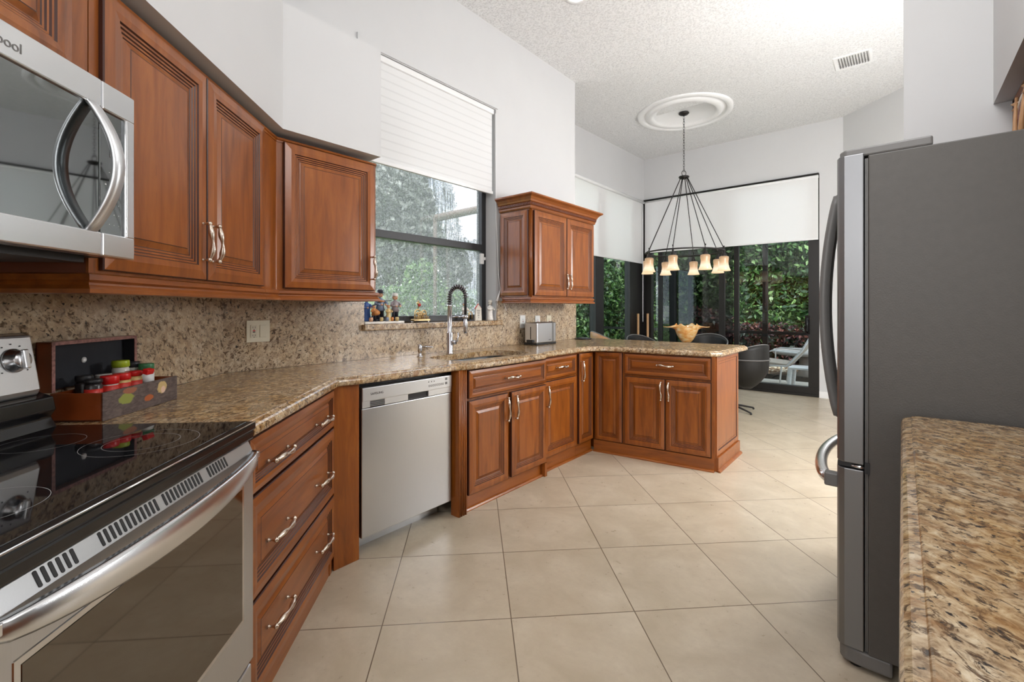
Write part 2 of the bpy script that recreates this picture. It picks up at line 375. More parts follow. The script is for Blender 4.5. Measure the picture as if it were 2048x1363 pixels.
        if not closed: fs += [list(range(k)), [(n - 1) * k + a for a in range(k)][::-1]]
        return s.add(vs, fs, m)
    def build(s, name, parent=None, label=None, bevel=0, fix=True):
        me = bpy.data.meshes.new(name); me.from_pydata(s.v, [], s.f)
        for mm in s.mats: me.materials.append(mm)
        me.polygons.foreach_set('material_index', s.m); me.polygons.foreach_set('use_smooth', s.sm); me.update()
        if fix:
            bm = bmesh.new(); bm.from_mesh(me); bmesh.ops.recalc_face_normals(bm, faces=bm.faces[:]); bm.to_mesh(me); bm.free()
        o = bpy.data.objects.new(name, me); COL.objects.link(o)
        if parent: o.parent = parent
        if label: o['label'] = label
        if bevel:
            b = o.modifiers.new('bevel', 'BEVEL'); b.width = bevel; b.segments = 2; b.limit_method = 'ANGLE'; b.angle_limit = math.radians(40)
        return o
def thing(name, label, cat, loc=(0, 0, 0), rz=0, group=None):
    o = bpy.data.objects.new(name, None); COL.objects.link(o); o.empty_display_size = .05
    o.location = loc; o.rotation_euler = (0, 0, rz); o['label'] = label; o['category'] = cat
    if group: o['group'] = group
    return o
def tag(o, label, cat, group=None, kind=None):
    o['label'] = label; o['category'] = cat
    if group: o['group'] = group
    if kind: o['kind'] = kind
    return o
def struct(o, label=None, cat=None):
    o['kind'] = 'structure'
    if label: o['label'] = label
    if cat: o['category'] = cat
    return o
def textmesh(body, size, T, m, name, parent, depth=.0006, align='LEFT', sx=1):
    cu = bpy.data.curves.new(name, 'FONT'); cu.body = body; cu.size = size; cu.extrude = depth; cu.align_x = align
    tmp = bpy.data.objects.new('tmp_' + name, cu); COL.objects.link(tmp)
    bpy.context.view_layer.update()
    me = bpy.data.meshes.new_from_object(tmp.evaluated_get(bpy.context.evaluated_depsgraph_get()))
    bpy.data.objects.remove(tmp)
    me.transform(T @ Matrix.Diagonal((sx, 1, 1, 1))); me.materials.clear(); me.materials.append(M[m])
    o = bpy.data.objects.new(name, me); COL.objects.link(o)
    if parent: o.parent = parent
    return o
FACE = Matrix.Rotation(PI / 2, 4, 'X')            # text standing upright in the local xz plane, facing -y
def P(s, c): return ((c - s) / R2, (c + s) / R2)  # range-wall coordinates: s along it towards the corner, c away from it
XW = -2.634; CW = -1.27
YC = CW * R2 - XW                                  # corner of the two kitchen walls
def wallS(s, c=CW, z=0): x, y = P(s, c); return (x, y, z)
RS = math.radians(135); RW = PI / 2
# ================================================================ the setting
mb = MB(); mb.add([(-4.2, -4.2, 0), (3.7, -4.2, 0), (3.7, 7.66, 0), (-4.2, 7.66, 0), (-4.2, -4.2, -.05), (3.7, -4.2, -.05), (3.7, 7.66, -.05), (-4.2, 7.66, -.05)],
                  [(0, 1, 2, 3), (7, 6, 5, 4), (0, 4, 5, 1), (1, 5, 6, 2), (2, 6, 7, 3), (3, 7, 4, 0)], 'floor')
mb.v = [(max(x, -3.45), y, z) for x, y, z in mb.v]
struct(mb.build('floor'))
ys = [(-4.2, 3.64), (4.17, 3.64), (5.4, 3.75), (7.8, 3.81)]
mb = MB(); vs = []
for y, z in ys: vs += [(-3.6, y, z), (3.7, y, z), (-3.6, y, z + .12), (3.7, y, z + .12)]
fs = []
for i in range(3):
    a = 4 * i; fs += [(a, a + 1, a + 5, a + 4), (a + 2, a + 6, a + 7, a + 3), (a, a + 4, a + 6, a + 2), (a + 1, a + 3, a + 7, a + 5)]
fs += [(0, 2, 3, 1), (12, 13, 15, 14)]
mb.add(vs, fs, 'ceiling'); struct(mb.build('ceiling'))
H = 3.78
XB = XW - .015
def wallboxes(name, boxes):
    mb = MB()
    for b in boxes: mb.box(*b, 'wall')
    return struct(mb.build(name))
YP = YC + .015 * 1.41
wallboxes('wall_left', [(XB - .2, XB, YP - .05, 1.65, 0, H), (XB - .2, XB, 2.92, 4.17, 0, H), (XB - .2, XB, 1.65, 2.92, 0, 1.10), (XB - .2, XB, 1.65, 2.92, 2.94, H)])
mb = MB(); mb.prism([P(2.48, CW - .015), P(-.1, CW - .015), P(-.1, CW - .16), P(2.54, CW - .16)], 0, H, 'wall'); struct(mb.build('wall_range_side'))
wallboxes('wall_alcove_return', [(-3.5, XB - .2, 4.03, 4.17, 0, H)])
wallboxes('wall_alcove_left', [(-3.61, -3.41, 4.03, 4.55, 0, 3.8), (-3.61, -3.41, 4.55, 7.59, 3.08, 3.85)])
wallboxes('wall_far', [(-3.61, -.86, 7.59, 7.75, 3.10, 3.9), (-.86, -.55, 7.59, 7.75, 0, 3.9)])
mb = MB(); mb.prism([(-.592, 7.59), (1.5, 5.498), (1.6, 5.6), (-.45, 7.7)], 0, 3.9, 'wall'); struct(mb.build('wall_alcove_right'))
wallboxes('wall_alcove_side', [(1.5, 1.62, 2.95, 5.6, 0, 3.8)])
wallboxes('wall_behind_fridge', [(.01, 1.62, 2.81, 2.95, 0, H)])
wallboxes('wall_right', [(.69, .8, -1, 2.81, 0, H)])
wallboxes('wall_rear_partition', [(.8, 3.5, -1.1, -1, 0, H)])
wallboxes('wall_rear_left', [(-.95, -.83, -4, -.97, 0, H)])
wallboxes('wall_rear', [(-.95, 3.6, -4.15, -4, 0, H)])
wallboxes('wall_rear_right', [(3.5, 3.6, -4, -1, 0, H)])
mb = MB(); mb.prism([P(-.1, -.905), (-2.25, .970), (-2.25, 1.51), (XB - .01, 1.51), (XB - .01, YP), P(-.1, CW - .01)], 2.10, 2.705, 'wall'); struct(mb.build('wall_soffit_left'))
wallboxes('wall_soffit_right', [(.30, .69, -1, 2.81, 2.11, H)])
mb = MB(); mb.box(-.86, -.60, 7.575, 7.59, 0, .09, 'trim'); mb.prism([(-.592, 7.575), (1.49, 5.493), (1.48, 5.483), (-.60, 7.565)], 0, .09, 'trim'); struct(mb.build('baseboard_far'))
# granite backsplash slabs
mb = MB(); mb.prism([P(2.455, CW), P(.2, CW), P(.2, CW - .014), P(2.461, CW - .014)], .915, 1.335, 'granite_wall')
tag(mb.build('backsplash'), 'speckled tan granite backsplash slab on the wall behind the cooktop and spice box', 'backsplash')
mb = MB()
for b in ((YC, 1.645, .915, 1.335), (1.645, 2.925, .915, 1.098), (2.925, 4.17, .915, 1.305)): mb.box(XB + .001, XW, b[0], b[1], b[2], b[3], 'granite_wall')
tag(mb.build('backsplash'), 'speckled tan granite backsplash slab under the kitchen window and behind the toaster', 'backsplash')
mb = MB(); mb.bbox(-2.84, -2.595, 1.625, 2.955, 1.099, 1.138, 'granite', .006)
tag(mb.build('window_sill_slab'), 'granite sill slab under the kitchen window holding the figurines', 'window sill', kind='structure')
# ---------------------------------------------------------------- kitchen window
w = bpy.data.objects.new('window_1', None); COL.objects.link(w); w.location = (-2.79, 1.65, 1.138); w['kind'] = 'structure'
def part(o, root):
    T = root.matrix_basis.inverted() if isinstance(root.matrix_basis, Matrix) else Matrix()
    root_m = Matrix.Translation(root.location) @ Matrix.Rotation(root.rotation_euler.z, 4, 'Z')
    o.data.transform(root_m.inverted()); o.parent = root; return o
def quad(name, pts, m, root):
    mb = MB(); mb.add(pts, [(0, 1, 2, 3)], m); return part(mb.build(name), root)
def wpart(name, boxes, m, root, bevel=.003):
    mb = MB()
    for b in boxes: mb.box(*b, m)
    return part(mb.build(name, bevel=bevel), root)
wpart('window_frame', [(-2.83, -2.765, 1.65, 1.70, 1.139, 2.94), (-2.83, -2.765, 2.868, 2.919, 1.139, 2.94), (-2.83, -2.765, 1.70, 2.868, 1.139, 1.185), (-2.83, -2.765, 1.70, 2.868, 2.9, 2.94)], 'black_matte', w)
wpart('window_rail', [(-2.825, -2.76, 1.70, 2.868, 1.735, 1.79)], 'black_matte', w)
wpart('pane', [(-2.804, -2.80, 1.70, 2.868, 1.79, 2.90)], 'fog_glass', w, 0)
wpart('pane', [(-2.794, -2.79, 1.70, 2.868, 1.185, 1.735)], 'fog_glass', w, 0)
wpart('window_latch', [(-2.764, -2.745, 2.835, 2.875, 1.62, 1.71), (-2.764, -2.735, 2.875, 2.885, 1.655, 1.68)], 'white_plastic', w)
# cellular shade inside the recess
t = thing('cellular_shade', 'pleated white cellular shade half drawn over the kitchen window above the sink', 'window shade', (-2.67, 1.66, 2.21))
quad('shade_fabric', [(-2.67, 1.665, 2.235), (-2.67, 2.895, 2.235), (-2.67, 2.895, 2.90), (-2.67, 1.665, 2.90)], 'cell_fabric', t)
wpart('head_rail', [(-2.70, -2.652, 1.66, 2.90, 2.895, 2.935)], 'trim', t)
wpart('bottom_rail', [(-2.682, -2.658, 1.665, 2.895, 2.212, 2.238)], 'trim', t)
mb = MB(); mb.box(XB + .001, XB + .012, 1.60, 2.935, 2.945, 3.0, 'wall'); struct(mb.build('trim_1'))
mb = MB(); mb.tube([(-2.64, 2.905, 2.9), (-2.638, 2.91, 2.0), (-2.63, 2.935, 1.5), (-2.622, 2.955, 1.36), (-2.60, 3.0, 1.22)], .0035, 'trim', 6)
mb.tube([(-2.625, 2.95, 1.40), (-2.62, 2.90, 1.30)], [.004, .010], 'trim', 8)
tag(mb.build('shade_cord'), 'thin white pull cord hanging down beside the kitchen window', 'cord')
# ---------------------------------------------------------------- alcove glazing
d = bpy.data.objects.new('door_1', None); COL.objects.link(d); d.location = (-2.1, 7.6, 0); d['kind'] = 'structure'
bars = [(-3.41, -3.28, 7.6, 7.70), (-3.165, -3.09, 7.60, 7.64), (-2.18, -2.09, 7.6, 7.64), (-1.975, -1.90, 7.65, 7.69), (-.99, -.862, 7.6, 7.70)]
for a, b, y0, y1 in bars: wpart('stile', [(a, b, y0, y1, .13, 3.06)], 'bronze', d)
wpart('door_track', [(-3.41, -.862, 7.592, 7.71, .0, .035), (-3.41, -.862, 7.6, 7.69, .035, .13)], 'bronze', d)
wpart('head_frame', [(-3.41, -.862, 7.6, 7.70, 3.06, 3.10)], 'bronze', d)
wpart('pane', [(-3.28, -3.165, 7.618, 7.622, .13, 3.06)], 'glass', d, 0)
wpart('pane', [(-3.09, -2.18, 7.618, 7.622, .13, 3.06)], 'glass_dark', d, 0)
wpart('pane', [(-2.09, -1.975, 7.618, 7.622, .13, 3.06)], 'glass_dark', d, 0)
wpart('pane', [(-1.90, -.99, 7.668, 7.672, .13, 3.06)], 'glass', d, 0)
mb = MB(); mb.tube([(-1.0, 7.595, .90), (-1.0, 7.565, .92), (-1.0, 7.565, 1.08), (-1.0, 7.595, 1.10)], .012, 'black', 8); mb.box(-1.03, -.97, 7.59, 7.602, .87, 1.13, 'black')
part(mb.build('door_handle'), d)
mb = MB(); mb.box(-3.47, -3.405, 7.586, 7.71, 0, 3.1, 'bronze'); struct(mb.build('trim_2'))
w2 = bpy.data.objects.new('window_2', None); COL.objects.link(w2); w2.location = (-3.45, 6, 0); w2['kind'] = 'structure'
for a, b in ((4.55, 4.62), (5.97, 6.21), (7.09, 7.59)): wpart('stile', [(-3.53, -3.43, a, b, .1, 3.04)], 'bronze', w2)
wpart('window_frame', [(-3.55, -3.42, 4.55, 7.59, 0, .1), (-3.55, -3.42, 4.55, 7.59, 3.04, 3.08)], 'bronze', w2)
for a, b in ((4.62, 5.97), (6.21, 7.09)): wpart('pane', [(-3.482, -3.478, a, b, .1, 3.04)], 'glass', w2, 0)
def roller(label, qd, boxr, tube, root):
    t = thing('roller_shade', label, 'window shade', root)
    quad('shade_fabric', qd, 'shade_fabric', t); wpart('bottom_rail', [boxr], 'trim', t)
    mb = MB(); mb.tube(tube, .022, 'trim', 12); part(mb.build('roller_tube'), t); return t
roller('white roller shade drawn halfway over the left alcove window', [(-3.4, 4.6, 2.02), (-3.4, 7.52, 2.02), (-3.4, 7.52, 3.04), (-3.4, 4.6, 3.04)], (-3.408, -3.395, 4.6, 7.52, 1.995, 2.02), [(-3.385, 4.6, 3.045), (-3.385, 7.52, 3.045)], (-3.4, 6, 2))
t = roller('wide white roller shade drawn down over the top of the sliding glass door', [(-3.38, 7.556, 2.205), (-.868, 7.556, 2.205), (-.868, 7.556, 3.06), (-3.38, 7.556, 3.06)], (-3.38, -.868, 7.550, 7.563, 2.18, 2.205), [(-3.38, 7.572, 3.055), (-.868, 7.572, 3.055)], (-2.1, 7.56, 2.2))
wpart('head_rail', [(-3.40, -.862, 7.545, 7.59, 3.082, 3.098)], 'bronze', t)
mb = MB(); pth = [(-3.385, 7.49, z) for z in (3.0, 2.2, 1.5, 1.02)] + [(-3.38, 7.475, 1.0)] + [(-3.375, 7.46, z) for z in (1.02, 1.5, 2.2, 3.0)]
mb.tube(pth, .006, 'trim', 6)
tag(mb.build('shade_cord'), 'long white bead chain loop hanging in the corner of the alcove', 'cord')
mb = MB(); mb.tube([(-.635, 7.575, 2.40), (-.655, 7.54, 2.37), (-.655, 7.54, 2.31), (-.64, 7.56, 2.28)], .006, 'iron', 6); mb.tube([(-.635, 7.575, 2.47), (-.645, 7.57, 2.26)], .006, 'iron', 6)
tag(mb.build('wall_hook'), 'small black hook on the white wall just left of the fridge top', 'hook')
# ---------------------------------------------------------------- ceiling fittings
t = thing('ceiling_medallion', 'round white plaster medallion with stepped rings on the alcove ceiling', 'ceiling medallion', (-2.14, 5.97, 3.72))
mb = MB(); mb.lathe([(.58, .055), (.58, .020), (.57, .010), (.545, .004), (.515, .006), (.505, .016), (.50, .032), (.475, .034), (.47, .018), (.46, .006), (.43, -.004), (.395, -.002), (.375, .010), (.368, .026), (.345, .028), (.340, .036), (0, .036)], (0, 0, .005), 'trim', 64)
mb.build('disc', t)
t = thing('air_vent', 'white slatted square air vent in the alcove ceiling', 'air vent', (-.37, 5.80, 3.752), 0)
mb = MB()
for b in ((-.155, .155, -.16, -.13), (-.155, .155, .13, .16), (-.155, -.13, -.13, .13), (.13, .155, -.13, .13)): mb.box(b[0], b[1], b[2], b[3], -.002, .03, 'trim')
mb.build('frame', t)
mb = MB(); mb.box(-.13, .13, -.13, .13, .018, .028, 'black_matte'); mb.build('backing', t)
for k in range(11):
    x = -.115 + .023 * k; mb = MB(); mb.box(x, x + .002, -.13, .13, -.001, .016, 'fridge_grey', Matrix.Translation((x, 0, 0)) @ Matrix.Rotation(.5, 4, 'Y') @ Matrix.Translation((-x, 0, 0))); mb.build('slat', t)
t = thing('recessed_light', 'round lit recessed light at the top edge of the kitchen ceiling', 'ceiling light', (-1.90, 3.02, 3.64))
mb = MB(); mb.lathe([(.095, 0), (.095, -.008), (.07, -.004), (.065, .0)], (0, 0, 0), 'trim', 32); mb.build('trim_ring', t)
M['lens'] = plain('lit_lens', (.9, .9, .9), .4, emit=((1, .96, .9), 5))
mb = MB(); mb.lathe([(0, -.003), (.066, -.003), (.066, .0)], (0, 0, 0), 'lens', 32); mb.build('lens', t)
# ================================================================ outdoors
M['backdrop'] = plain('dark_green_backdrop', (.035, .06, .03), .8, vary=.2)
mb = MB(); mb.box(-4.6, 8, 7.76, 9.2, -.14, -.02, 'concrete'); struct(mb.build('ground_patio'))
mb = MB(); mb.box(-3.55, 8, 9.2, 9.3, -.14, .05, 'bronze'); struct(mb.build('trim_patio_curb'))
mb = MB(); mb.box(-45, 20, 9.3, 40, -.18, -.06, 'soil'); mb.box(-45, -3.7, -20, 7.75, -.18, -.05, 'lawn'); mb.box(-45, -4.6, 7.75, 9.3, -.18, -.05, 'lawn'); struct(mb.build('ground_garden'))
def leaves(rng, n, boxf, size, mats, name, core=None, stems=0):
    """n small leaf quads scattered by boxf(rng, n) -> (n,3) points"""
    pts = boxf(rng, n); a = rng.normal(size=(n, 3)); a /= np.linalg.norm(a, axis=1)[:, None]
    b = np.cross(a, rng.normal(size=(n, 3))); b /= np.linalg.norm(b, axis=1)[:, None]
    L = size * rng.uniform(.6, 1.4, (n, 1)); W = L * .45
    c = np.cross(a, b) * L * .15
    v = np.stack([pts - a * L, pts + b * W + c, pts + a * L, pts - b * W + c], 1).reshape(-1, 3)
    me = bpy.data.meshes.new(name); me.vertices.add(len(v)); me.vertices.foreach_set('co', v.ravel())
    me.loops.add(4 * n); me.loops.foreach_set('vertex_index', np.arange(4 * n)); me.polygons.add(n)
    me.polygons.foreach_set('loop_start', np.arange(0, 4 * n, 4)); me.polygons.foreach_set('loop_total', np.full(n, 4))
    for m_ in mats: me.materials.append(m_)
    me.polygons.foreach_set('material_index', rng.choice(len(mats), n, p=[.4, .38, .22][:len(mats)])); me.update(); me.validate()
    o = bpy.data.objects.new(name, me); COL.objects.link(o); return o
def boxpts(x0, x1, y0, y1, z0, z1, lump=.12):
    def f(rng, n):
        p = rng.uniform([x0, y0, z0], [x1, y1, z1], (n, 3))
        h = np.sin(p[:, 1] * 2.3 + p[:, 0] * 1.7) * lump + np.sin(p[:, 1] * 5.1 + 1 + p[:, 0] * 4.2) * lump * .5
        p[:, 2] = z0 + (p[:, 2] - z0) * (1 + h / (z1 - z0)); p[:, 0] += np.sin(p[:, 2] * 3 + p[:, 1] * 2) * lump * .6; p[:, 1] += np.sin(p[:, 2] * 3.3 + p[:, 0] * 2) * lump * .6
        return p
    return f
def hedge(label, x0, x1, y0, y1, z1, n, size, mats, seed, lump=.15, cat='hedge', nm='hedge'):
    rng = np.random.default_rng(seed)
    t = thing(nm, label, cat, (0, 0, 0))
    o = leaves(rng, n, boxpts(x0, x1, y0, y1, 0, z1, lump), size, mats, 'foliage'); o.parent = t; o['kind'] = 'stuff'
    k = max(2, int(max(x1 - x0, y1 - y0) / .8))
    for i in range(k):
        u = (i + .5) / k; px, py = (x0 + (x1 - x0) * (u if x1 - x0 > y1 - y0 else .5), y0 + (y1 - y0) * (u if y1 - y0 >= x1 - x0 else .5))
        mb = MB(); mb.tube([(px, py, -.06), (px + .05, py + .04, z1 * .4), (px - .04, py, z1 * .85)], [.05, .035, .012], 'bark', 6); mb.build('stem', t)
    return t
hedge('tall leafy green hedge outside the left alcove window', -6.6, -5.7, 7.6, 12.2, 3.7, 42000, .06, M['leafs'], 1)
hedge('low green shrubs beyond the lower pane of the kitchen window', -7.4, -6.7, 4.9, 7.4, 1.75, 9000, .05, M['leafs'], 2, .3, 'shrubs', 'shrub_row')
hedge('dense dark green hedge behind the patio screen', -7, 2.5, 12.5, 13.3, 3.7, 90000, .075, M['leafs'], 3)
hedge('row of low burgundy plants along the foot of the hedge', -4.2, 1.5, 11.7, 12.3, 1.0, 9000, .055, M['leaf_red'], 4, .2, 'plants', 'red_plants')
def tree(label, x, y, h, r, n, size, mats, seed):
    rng = np.random.default_rng(seed); t = thing('tree', label, 'tree', (x, y, -.06))
    cs = rng.uniform([-r * .6, -r * .6, h * .35], [r * .6, r * .6, h * .9], (14, 3)); rs = rng.uniform(.35, .6, 14) * r
    def f(rng, n):
        k = rng.integers(0, 14, n); d = rng.normal(size=(n, 3)); d /= np.linalg.norm(d, axis=1)[:, None]
        return cs[k] + d * (rs[k] * rng.uniform(.5, 1, n) ** .5)[:, None]
    o = leaves(rng, n, f, size, mats, 'foliage'); o.parent = t; o['kind'] = 'stuff'
    mb = MB(); mb.tube([(0, 0, 0), (.1, .05, h * .3), (0, .1, h * .7)], [r * .09, r * .07, r * .03], 'bark', 8)
    for c_ in cs[:8]: mb.tube([(.06, .06, h * .35), tuple(c_)], [r * .035, r * .012], 'bark', 6)
    mb.build('trunk', t)
tree('big grey-green tree filling the left of the fogged upper window pane', -12.4, 8.6, 7.4, 2.3, 30000, .11, M['leaf_grey'], 5)
tree('smaller grey-green tree just right of the big tree in the upper window pane', -13.6, 13.4, 4.2, 1.2, 9000, .09, M['leaf_grey'], 6)
# neighbour's roof beam seen through the upper pane, pale fence wall behind the shrubs
mb = MB(); mb.tube([(-6.19, 5.25, 2.79), (-4.6, 6.56, 3.22)], .07, 'bark', 4); mb.tube([(-6.19, 5.25, -.05), (-6.19, 5.25, 2.82)], .045, 'bark', 4)
tag(mb.build('pergola_beam'), 'pale slanting beam on a post outside the upper right of the kitchen window', 'beam')
mb = MB(); mb.bbox(-20, -19.8, 6, 18, -.05, 2.1, 'lawn', .02); tag(mb.build('garden_wall'), 'pale green garden wall beyond the lawn', 'garden wall')
mb = MB(); mb.box(-8, 4, 13.5, 13.55, -.06, 3.4, 'backdrop'); tag(mb.build('hedge_backdrop'), 'dark green fence added unseen behind the hedge beyond the patio', 'backdrop')  # dark sheet added so no bright sky shows between the hedge leaves
mb = MB(); mb.box(-7.0, -6.95, 7.8, 12.0, -.05, 3.4, 'backdrop'); tag(mb.build('hedge_backdrop'), 'dark green fence added unseen behind the hedge left of the alcove', 'backdrop')  # same kind of added dark sheet, closing gaps in the left hedge
# patio screen
t = thing('patio_screen', 'dark framed patio screen beyond the sliding door', 'screen', (-2, 9.2, -.02))
for x, w in ((-1.85, .085), (-3.18, .055), (-3.51, .13), (-.45, .085), (-5.4, .085), (1.2, .085)):
    mb = MB(); mb.bbox(x - w / 2 + 2, x + w / 2 + 2, -.03, .03, 0, 2.9, 'bronze', .004); mb.build('post', t)
for z0, z1 in ((.79, .84), (2.40, 2.50), (0, .08)): mb = MB(); mb.box(-3.4, 5, -.025, .025, z0, z1, 'bronze'); mb.build('rail', t)
# loose stones in the bed
rng = np.random.default_rng(9); mb = MB()
for k in range(1500):
    x = rng.uniform(-3.2, .6); y = 9.35 + 2.2 * rng.uniform() ** 1.3; r = rng.uniform(.022, .05)
    if (x + 1.35) ** 2 + (y - 10.2) ** 2 < .4: continue
    vs = [(x + r * math.cos(a) * rng.uniform(.8, 1.2), y + r * math.sin(a) * rng.uniform(.8, 1.2), -.06 + dz) for dz in (0, r * .7) for a in (0, 1.57, 3.14, 4.71)] + [(x, y, -.06 + r)]
    mb.add(vs, [(0, 1, 5, 4), (1, 2, 6, 5), (2, 3, 7, 6), (3, 0, 4, 7), (4, 5, 8), (5, 6, 8), (6, 7, 8), (7, 4, 8)], M['stones'][rng.integers(3)])
tag(mb.build('pebbles', fix=False), 'bed of loose tan and brown stones beyond the patio', 'pebbles', kind='stuff')
# lounge chair
t = thing('lounge_chair', 'taupe sling lounge chair with a white frame on the patio outside the door', 'lounge chair', (-1.62, 8.62, -.02))
def sling(mb, pts, y0, y1, th, m):
    for (xa, za), (xb, zb) in zip(pts[:-1], pts[1:]):
        mb.add([(xa, y0, za), (xb, y0, zb), (xb, y1, zb), (xa, y1, za), (xa, y0, za - th), (xb, y0, zb - th), (xb, y1, zb - th), (xa, y1, za - th)], [(0, 1, 2, 3), (4, 7, 6, 5), (0, 4, 5, 1), (3, 2, 6, 7), (0, 3, 7, 4), (1, 5, 6, 2)], m)
mb = MB(); sling(mb, [(-.32, .36), (-.1, .40), (.25, .37)], -.30, .30, .05, 'taupe'); mb.build('seat', t, bevel=.01)
mb = MB(); sling(mb, [(.25, .37), (.45, .62), (.60, .92)], -.30, .30, .04, 'taupe'); mb.build('backrest', t, bevel=.01)
for sy in (-.32, .32):
    mb = MB(); mb.tube([(-.32, sy, .33), (.25, sy, .34), (.45, sy, .59), (.62, sy, .92)], .014, 'ext_white', 8); mb.build('side_rail', t)
    mb = MB(); mb.tube([(-.02, sy, .33), (-.02, sy, .55), (.06, sy, .58), (.40, sy, .56)], .012, 'ext_white', 8); mb.build('armrest', t)
    for x in (-.24, .18): mb = MB(); mb.tube([(x, sy, .33), (x - .03, sy, .012)], .013, 'ext_white', 8); mb.build('leg', t)
t = thing('stool', 'small white plastic patio stool beside the lounge chair', 'stool', (-1.10, 8.15, -.02))
mb = MB(); mb.bbox(-.2, .2, -.2, .2, .34, .37, 'ext_white', .012); mb.build('top', t)
for x in (-.17, .17):
    for y in (-.17, .17): mb = MB(); mb.tube([(x, y, .34), (x * 1.1, y * 1.1, 0)], [.032, .024], 'ext_white', 8); mb.build('leg', t)
t = thing('stone_table', 'low round stone table behind the lounge chair', 'table', (-1.35, 10.2, -.06))
mb = MB(); mb.lathe([(0, .50), (.55, .50), (.58, .46), (.55, .42), (0, .42)], (0, 0, 0), 'table_stone', 24); mb.build('top', t)
mb = MB(); mb.lathe([(.2, 0), (.14, .1), (.12, .42), (0, .42)], (0, 0, 0), 'table_stone', 20); mb.build('base', t)
# ================================================================ cabinet builders (local: x along the front, y into the wall, z up)
def panel_rings(w, h, t=.02, k=None):
    k = k if k else min(1.0, min(w, h) / .34)
    R = [(0, 0, 0), (0, t - .004, 1), (.003, t - .001, 1), (.009, t, 0), (.032, t + .003, 0), (.050, t + .0012, 0), (.0535, t - .0035, 1), (.059, t - .004, 0),  # outer side rings coloured dark as gap shade between fronts; groove rings are glaze
         (.0625, t - .0075, 1), (.068, t - .008, 0), (.0715, t - .011, 1), (.077, t - .0115, 0), (.080, t - .0135, 1), (.083, t - .013, 0), (.098, t - .0065, 0), (.1005, t - .0058, 1), (.103, t - .006, 0)]
    return [(i if j < 3 else i * k, o, g) for j, (i, o, g) in enumerate(R)]
def pull(parent, x, z, yf, L=.115, vert=True, name='handle'):
    mb = MB(); h = L / 2
    def q(u, out): return (x, yf - out, z + u) if vert else (x + u, yf - out, z)
    for s in (-1, 1):
        T = Matrix.Translation(q(s * h, 0)) @ Matrix.Rotation(PI / 2, 4, 'X')
        mb.lathe([(.0075, 0), (.005, .003), (.0035, .012), (.005, .019), (.008, .022), (.0085, .027), (.005, .032), (0, .033)], (0, 0, 0), 'nickel', 10, T)
    n = 12; pts = [q(-h + L * i / n, .026 + .010 * math.sin(PI * i / n)) for i in range(n + 1)]
    wv = .004 * 1
    pts = [(p[0] + (wv * math.sin(2 * PI * i / n) if vert else 0), p[1], p[2] + (0 if vert else wv * math.sin(2 * PI * i / n))) for i, p in enumerate(pts)]
    mb.tube(pts, [.0074 - .0026 * math.cos(4 * PI * i / n) * (1 if 0 < i < n else 1) for i in range(n + 1)], 'nickel', 8)
    return mb.build(name, parent)
def front(root, kind, x0, x1, z0, z1, yf, grain='wood_v', pulls=(), k=None, L=.115, vert=True, T=None, name=None):
    mb = MB(); mb.rings(x0, x1, z0, z1, yf, panel_rings(x1 - x0, z1 - z0, k=k), grain)
    if T is not None: mb.v = [tuple(T @ Vector(v)) for v in mb.v]
    o = mb.build(name or kind, root)
    for (px, pz) in pulls: pull(o, px, pz, yf - .019, L, vert)
    return o
def rootinv(root): return (Matrix.Translation(root.location) @ Matrix.Rotation(root.rotation_euler.z, 4, 'Z')).inverted()
def world_prism(root, poly, z0, z1, m, name, bevel=0):
    mb = MB(); mb.prism(poly, z0, z1, m); I = rootinv(root); mb.v = [tuple(I @ Vector(v)) for v in mb.v]
    return mb.build(name, root, bevel=bevel)
def world_sweep(root, path, prof, m, name, z=0):
    mb = MB(); mb.sweep(path, prof, m, z=z); I = rootinv(root); mb.v = [tuple(I @ Vector(v)) for v in mb.v]; return mb.build(name, root)
RAIL = [(-.03, .052), (.0, .052), (.010, .048), (.012, .034), (.004, .028), (.006, .022), (.016, .012), (.016, .002), (.010, 0), (-.03, 0)]
QR = [(0, 0), (.018, 0), (.018, .006), (.012, .014), (0, .018)]
# ---- upper double-door cabinet on the range wall
Z0, Z1 = 1.335, 2.055
t = thing('wall_cabinet', 'cherry wall cabinet with two tall doors right of the microwave', 'cabinet', wallS(1.215), RS)
cab_main = t
world_prism(t, [P(1.215, -.95), P(2.155, -.95), P(2.155, CW + .002), P(1.215, CW + .002)], 1.332, 2.06, 'wood_dark', 'body')
front(t, 'door', .030, .480, Z0 + .008, Z1, -.32, pulls=[(.452, 1.475)], L=.125)
front(t, 'door', .486, .928, Z0 + .008, Z1, -.32, pulls=[(.514, 1.475)], L=.125)
world_sweep(t, [P(1.216, CW + .05), P(1.216, -.945), P(2.155, -.945)][::-1][::-1], RAIL, 'wood_h', 'light_rail', 1.283)
world_sweep(t, [P(1.22, -.95), P(2.155, -.95)], [(-.02, .022), (.006, .022), (.008, .012), (.003, .008), (.003, 0), (-.02, 0)], 'wood_h', 'top_trim', 2.05)
mb = MB(); mb.box(.0, .94, -.326, -.319, 1.335, 2.055, 'wood_v'); mb.build('face_frame', t)
